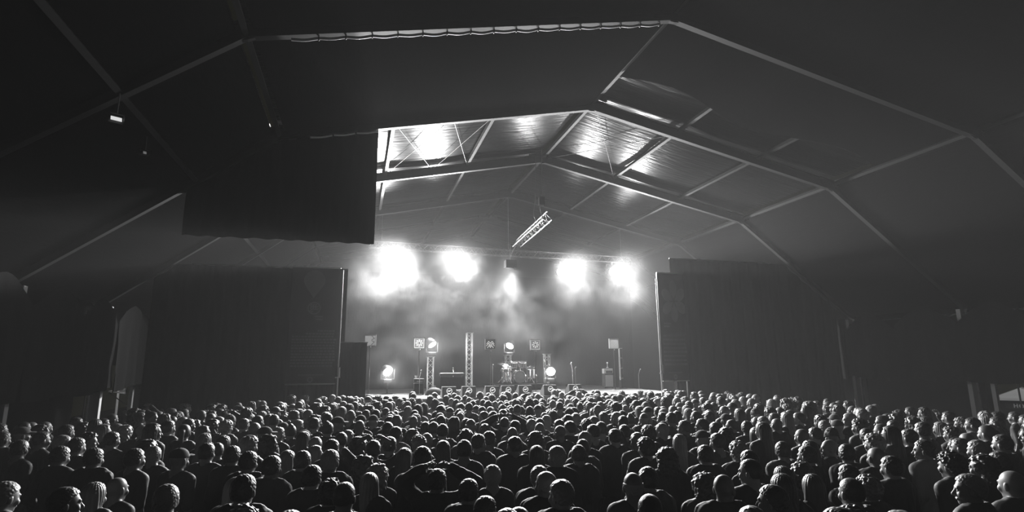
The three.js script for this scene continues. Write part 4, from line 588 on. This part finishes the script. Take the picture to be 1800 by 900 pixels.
near.forEach((c, i) => {
  const fine = i < 70, P = poseOf(c.pose);
  const label = `${HAIRWORD[c.hair]} person in ${c.topTone} ${c.top === 'tee' ? 't-shirt' : c.top}${P.p.words}, ${c.place} in ${ord(c.row)} crowd row`;
  const o = thing('person', label, 'person', [c.px, 0, c.pz], c.face, 'people in the standing crowd'); o.scale.setScalar(c.s);
  part('body', bodyGeo(c.pose, fine), skinMats[i % 3], o);
  part('trousers', legsGeo(c.pose, fine), trouserMats[i % 3], o);
  part(c.top === 'tee' ? 'shirt' : c.top, topGeo(c.pose, c.top, fine), clothMats[c.topTone], o);
  if (c.hair !== 'bald') {
    const hat = c.hair === 'cap' || c.hair === 'beanie', h = part(hat ? c.hair : 'hair', hairGeo(c.hair, fine), hat ? hatMat : hairMats[c.hairTone], o);
    // the hair turns and nods with the head about the neck
    const q = new THREE.Quaternion().setFromAxisAngle(V(0, 1, 0), P.turn).multiply(new THREE.Quaternion().setFromAxisAngle(V(1, 0, 0), -P.nod)), c0 = V(0, 1.52, 0.02);
    h.quaternion.copy(q); h.position.copy(c0).sub(c0.clone().applyQuaternion(q));
  }
});
// the far ranks: too small and too many to tell apart
const paint = (g, v) => { const n = g.attributes.position.count, a = new Float32Array(n * 3).fill(v), h = g.clone(); h.setAttribute('color', new THREE.BufferAttribute(a, 3)); h.deleteAttribute('uv'); return h; };
const farGroup = new THREE.Group(); farGroup.name = 'distant_crowd'; farGroup.userData = { label: 'dense far ranks of the standing crowd up against the stage', category: 'crowd', kind: 'stuff' }; scene.add(farGroup);
const farMat = new THREE.MeshStandardMaterial({ vertexColors: true, roughness: 0.6, side: THREE.DoubleSide });
const VARIANTS = [];
for (const [hair, hv, top, tv, pose] of [['short', 0.02, 'jacket', 0.015, 'sides'], ['crop', 0.03, 'tee', 0.04, 'folded'], ['long', 0.1, 'shirt', 0.02, 'pockets'], ['bald', 0, 'hoodie', 0.015, 'sides'], ['bob', 0.03, 'tee', 0.15, 'clap'], ['bushy', 0.05, 'shirt', 0.01, 'drink'], ['curly', 0.02, 'jacket', 0.03, 'folded'], ['cap', 0.02, 'tee', 0.015, 'sides'], ['short', 0.14, 'shirt', 0.05, 'pockets'], ['fringe', 0.18, 'jacket', 0.01, 'handsup']]) {
  const P = poseOf(pose), g = [paint(isoMesh((x, y, z) => Math.max(P.bodyF(x, y, z), 1.45 - y), [-0.16, 1.43, -0.2], [0.16, 1.82, 0.18], 0.021), 0.15), paint(topGeo(pose, top, false), tv), paint(legsGeo(pose, false), 0.03)];
  if (pose === 'handsup') for (const b of P.boxes) g.push(paint(isoMesh(P.bodyF, b[0], b[1], 0.02), 0.15));
  if (hair !== 'bald') { const h = hairGeo(hair, false).clone().rotateX(-P.nod * 0); g.push(paint(h, hv)); }
  VARIANTS.push(mergeGeometries(g));
}
VARIANTS.forEach((g, k) => {
  const mine = far.filter((c, i) => (k === 9 ? i % 41 === 9 : (i * 7 + (i >> 3)) % 9 === k && i % 41 !== 9)), im = new THREE.InstancedMesh(g, farMat, mine.length); im.name = 'figures'; im.castShadow = im.receiveShadow = true;
  mine.forEach((c, i) => im.setMatrixAt(i, new THREE.Matrix4().compose(V(c.px, 0, c.pz), new THREE.Quaternion().setFromAxisAngle(V(0, 1, 0), c.face), V(c.s, c.s, c.s))));
  if (mine.length) farGroup.add(im);
});
// ---------------------------------------------------------------- exits, cables, floods
{ // tied cable under the left rafter of the nearest frame
  const o = thing('festoon_cable', 'pale cable tied along the underside of the nearest roof frame', 'cable'), z = FRAMES[3], n = 16;
  for (let k = 0; k < n; k++) { const x0 = -8.6 + k * 8.2 / n, x1 = x0 + 8.2 / n, f = (x, s) => [x, roofY(x) - 0.045 - s, z]; part('cable_run', tube([f(x0, 0), f(lerp(x0, x1, 0.5), 0.03 + 0.02 * perlin.noise(k, 0.5, 0.5)), f(x1, 0)], 0.03, 8, 8), M.cablePale, o); part('tie', new THREE.TorusGeometry(0.045, 0.012, 6, 12).rotateY(Math.PI / 2).translate(x1, roofY(x1) - 0.045, z), M.blackMetal, o); }
}
{ const o = thing('festoon_cable', 'short bright cable tied under the second roof frame beside the masking drape', 'cable'), z = FRAMES[4]; for (let k = 0; k < 3; k++) { const x0 = -8.6 + k * 0.62, x1 = x0 + 0.6; part('cable_run', tube([[x0, roofY(x0) - 0.035, z], [(x0 + x1) / 2, roofY((x0 + x1) / 2) - 0.06, z], [x1, roofY(x1) - 0.035, z]], 0.03, 8, 8), M.whiteCloth, o); part('tie', new THREE.TorusGeometry(0.04, 0.011, 6, 12).rotateY(Math.PI / 2).translate(x1, roofY(x1) - 0.035, z), M.blackMetal, o); } }
for (const [px, py, z, words, lit] of [[205, 208, -10.15, 'small hooded floodlight with a pale face under the left roof slope', 1], [255, 268, -12, 'second small hooded floodlight deeper along the left roof slope', 0]]) {
  const p = atZ(px, py, z), o = thing('flood_light', words, 'floodlight', [p.x, p.y, p.z], 0.5); o.scale.setScalar(lit ? 0.6 : 0.45);
  part('hood', [box(0.34, 0.02, 0.26, 0, 0.13, 0, 0.3), box(0.02, 0.2, 0.24, -0.17, 0.03, 0), box(0.02, 0.2, 0.24, 0.17, 0.03, 0), box(0.34, 0.24, 0.02, 0, 0.02, -0.12)], M.blackMetal, o);
  part('lamp_face', box(lit ? 0.26 : 0.12, 0.14, 0.015, 0, 0.0, -0.04, -0.5), glow(lit ? 0.7 : 0.12), o, 'pale glowing lamp face'); part('bracket', [rod([0, 0.12, 0], [0, 0.75, 0], 0.014)], M.steel, o);
}
{ // canopy outside the left exit
  const o = thing('exit_canopy', 'pale folded canopy edge outside the exit at the far left', 'canopy'), P = (px, py) => atX(px, py, -15.65), tri = (a, b, c) => { const g = new THREE.BufferGeometry(), n = 0.02, v = []; for (const [s, t] of [[a, 0], [b, 0], [c, 0], [a, n], [b, n], [c, n]]) v.push(s.x - t, s.y, s.z); g.setAttribute('position', new THREE.Float32BufferAttribute(v, 3)); g.setIndex([0, 1, 2, 5, 4, 3, 0, 3, 4, 0, 4, 1, 1, 4, 5, 1, 5, 2, 2, 5, 3, 2, 3, 0]); const h = g.toNonIndexed(); h.computeVertexNormals(); h.setAttribute('uv', new THREE.Float32BufferAttribute(new Float32Array(h.attributes.position.count * 2), 2)); return h; };
  part('upper_flap', tri(P(191, 687.5), P(224, 682), P(224, 687)), M.whiteCloth, o); part('lower_flap', tri(P(191, 689), P(224, 688), P(224, 693)), M.whiteCloth, o);
  part('post', rod([-15.78, 0, -25.1], [-15.78, 2.0, -25.1], 0.04, 8), M.post, o); part('guy_rope', rod(P(192, 690), P(222, 712), 0.02, 5), M.liner, o);
}
const hutAt = atX(1796, 702, 17.6);
{ // hut outside the right exit
  const o = thing('ticket_hut', 'small gabled hut with a lettered front outside the right exit', 'hut', [hutAt.x, 0, hutAt.z], -1.05); o.scale.setScalar(hutAt.y / 1.76);
  part('walls', box(2.4, 1.75, 2, 0, 0.875, -1), M.liner, o); const s = new THREE.Shape([[-1.4, 0], [1.4, 0], [0, 0.62]].map(([x, y]) => new THREE.Vector2(x, y)));
  part('gable', new THREE.ExtrudeGeometry(s, { depth: 2.2, bevelEnabled: false }).translate(0, 1.75, -2.1), M.whiteCloth, o); part('eave_board', box(2.9, 0.16, 0.06, 0, 1.76, 0.14), M.whiteCloth, o);
  const c = document.createElement('canvas'); c.width = 256; c.height = 64; const g = c.getContext('2d'); g.fillStyle = '#161616'; g.fillRect(0, 0, 256, 64); g.fillStyle = '#d0d0d0'; g.font = 'bold 56px sans-serif'; g.textAlign = 'center'; g.fillText('HOBI', 128, 52); const t = new THREE.CanvasTexture(c); t.colorSpace = THREE.SRGBColorSpace;
  part('sign', box(1.5, 0.34, 0.03, 0, 1.4, 0.02), [M.tarp, M.tarp, M.tarp, M.tarp, new THREE.MeshStandardMaterial({ map: t, roughness: 0.7 }), M.tarp], o, 'dark sign with pale letters');
}
// unseen lamps added outside the exits to brighten the canopy and the hut
for (const [x, y, z, I, words, post] of [[-16.2, 2.95, -24.2, 5, 'unseen lamp added outside the left exit to light the canopy', -0.3], [16.3, 2.95, hutAt.z + 0.6, 4, 'unseen lamp added outside the right exit to light the hut', 0.3]]) {
  const o = thing('added_exit_light', words, 'added_lamp', [x, 0, z]);
  part('post', rod([post, 0, 0], [post, y + 0.1, 0], 0.03, 8), M.blackMetal, o); part('arm', rod([post, y + 0.08, 0], [0, y + 0.08, 0], 0.02, 6), M.blackMetal, o); part('cap', cyl(0.06, 0.1, 0.05, 0, y + 0.085, 0, 16), M.blackMetal, o); part('bulb', new THREE.SphereGeometry(0.06, 14, 10).translate(0, y, 0), glow(3), o);
  lensLight(o, V(0, y, 0), V(0, -1, 0), I, 0.04);
}
{ const o = thing('eave_cable', 'pale cable slung along the right eave of the tent', 'cable'), run = (z0, z1) => part('cable_run', tube([[14.86, 4.43, z0], [14.86, 4.38, (z0 + z1) / 2], [14.86, 4.43, z1]], 0.03, 10, 7), M.cablePale, o); for (const [a, b] of [[-19.9, -19.2], [-17.2, -16.6], [-16.4, -15.9], [-15.0, -13.9], [-13.8, -12.6]]) run(a, b); part('carrier_rope', rod([14.86, 4.44, -20.6], [14.86, 4.44, -11.0], 0.006, 5), M.wire, o); }
renderer.render(scene, camera);
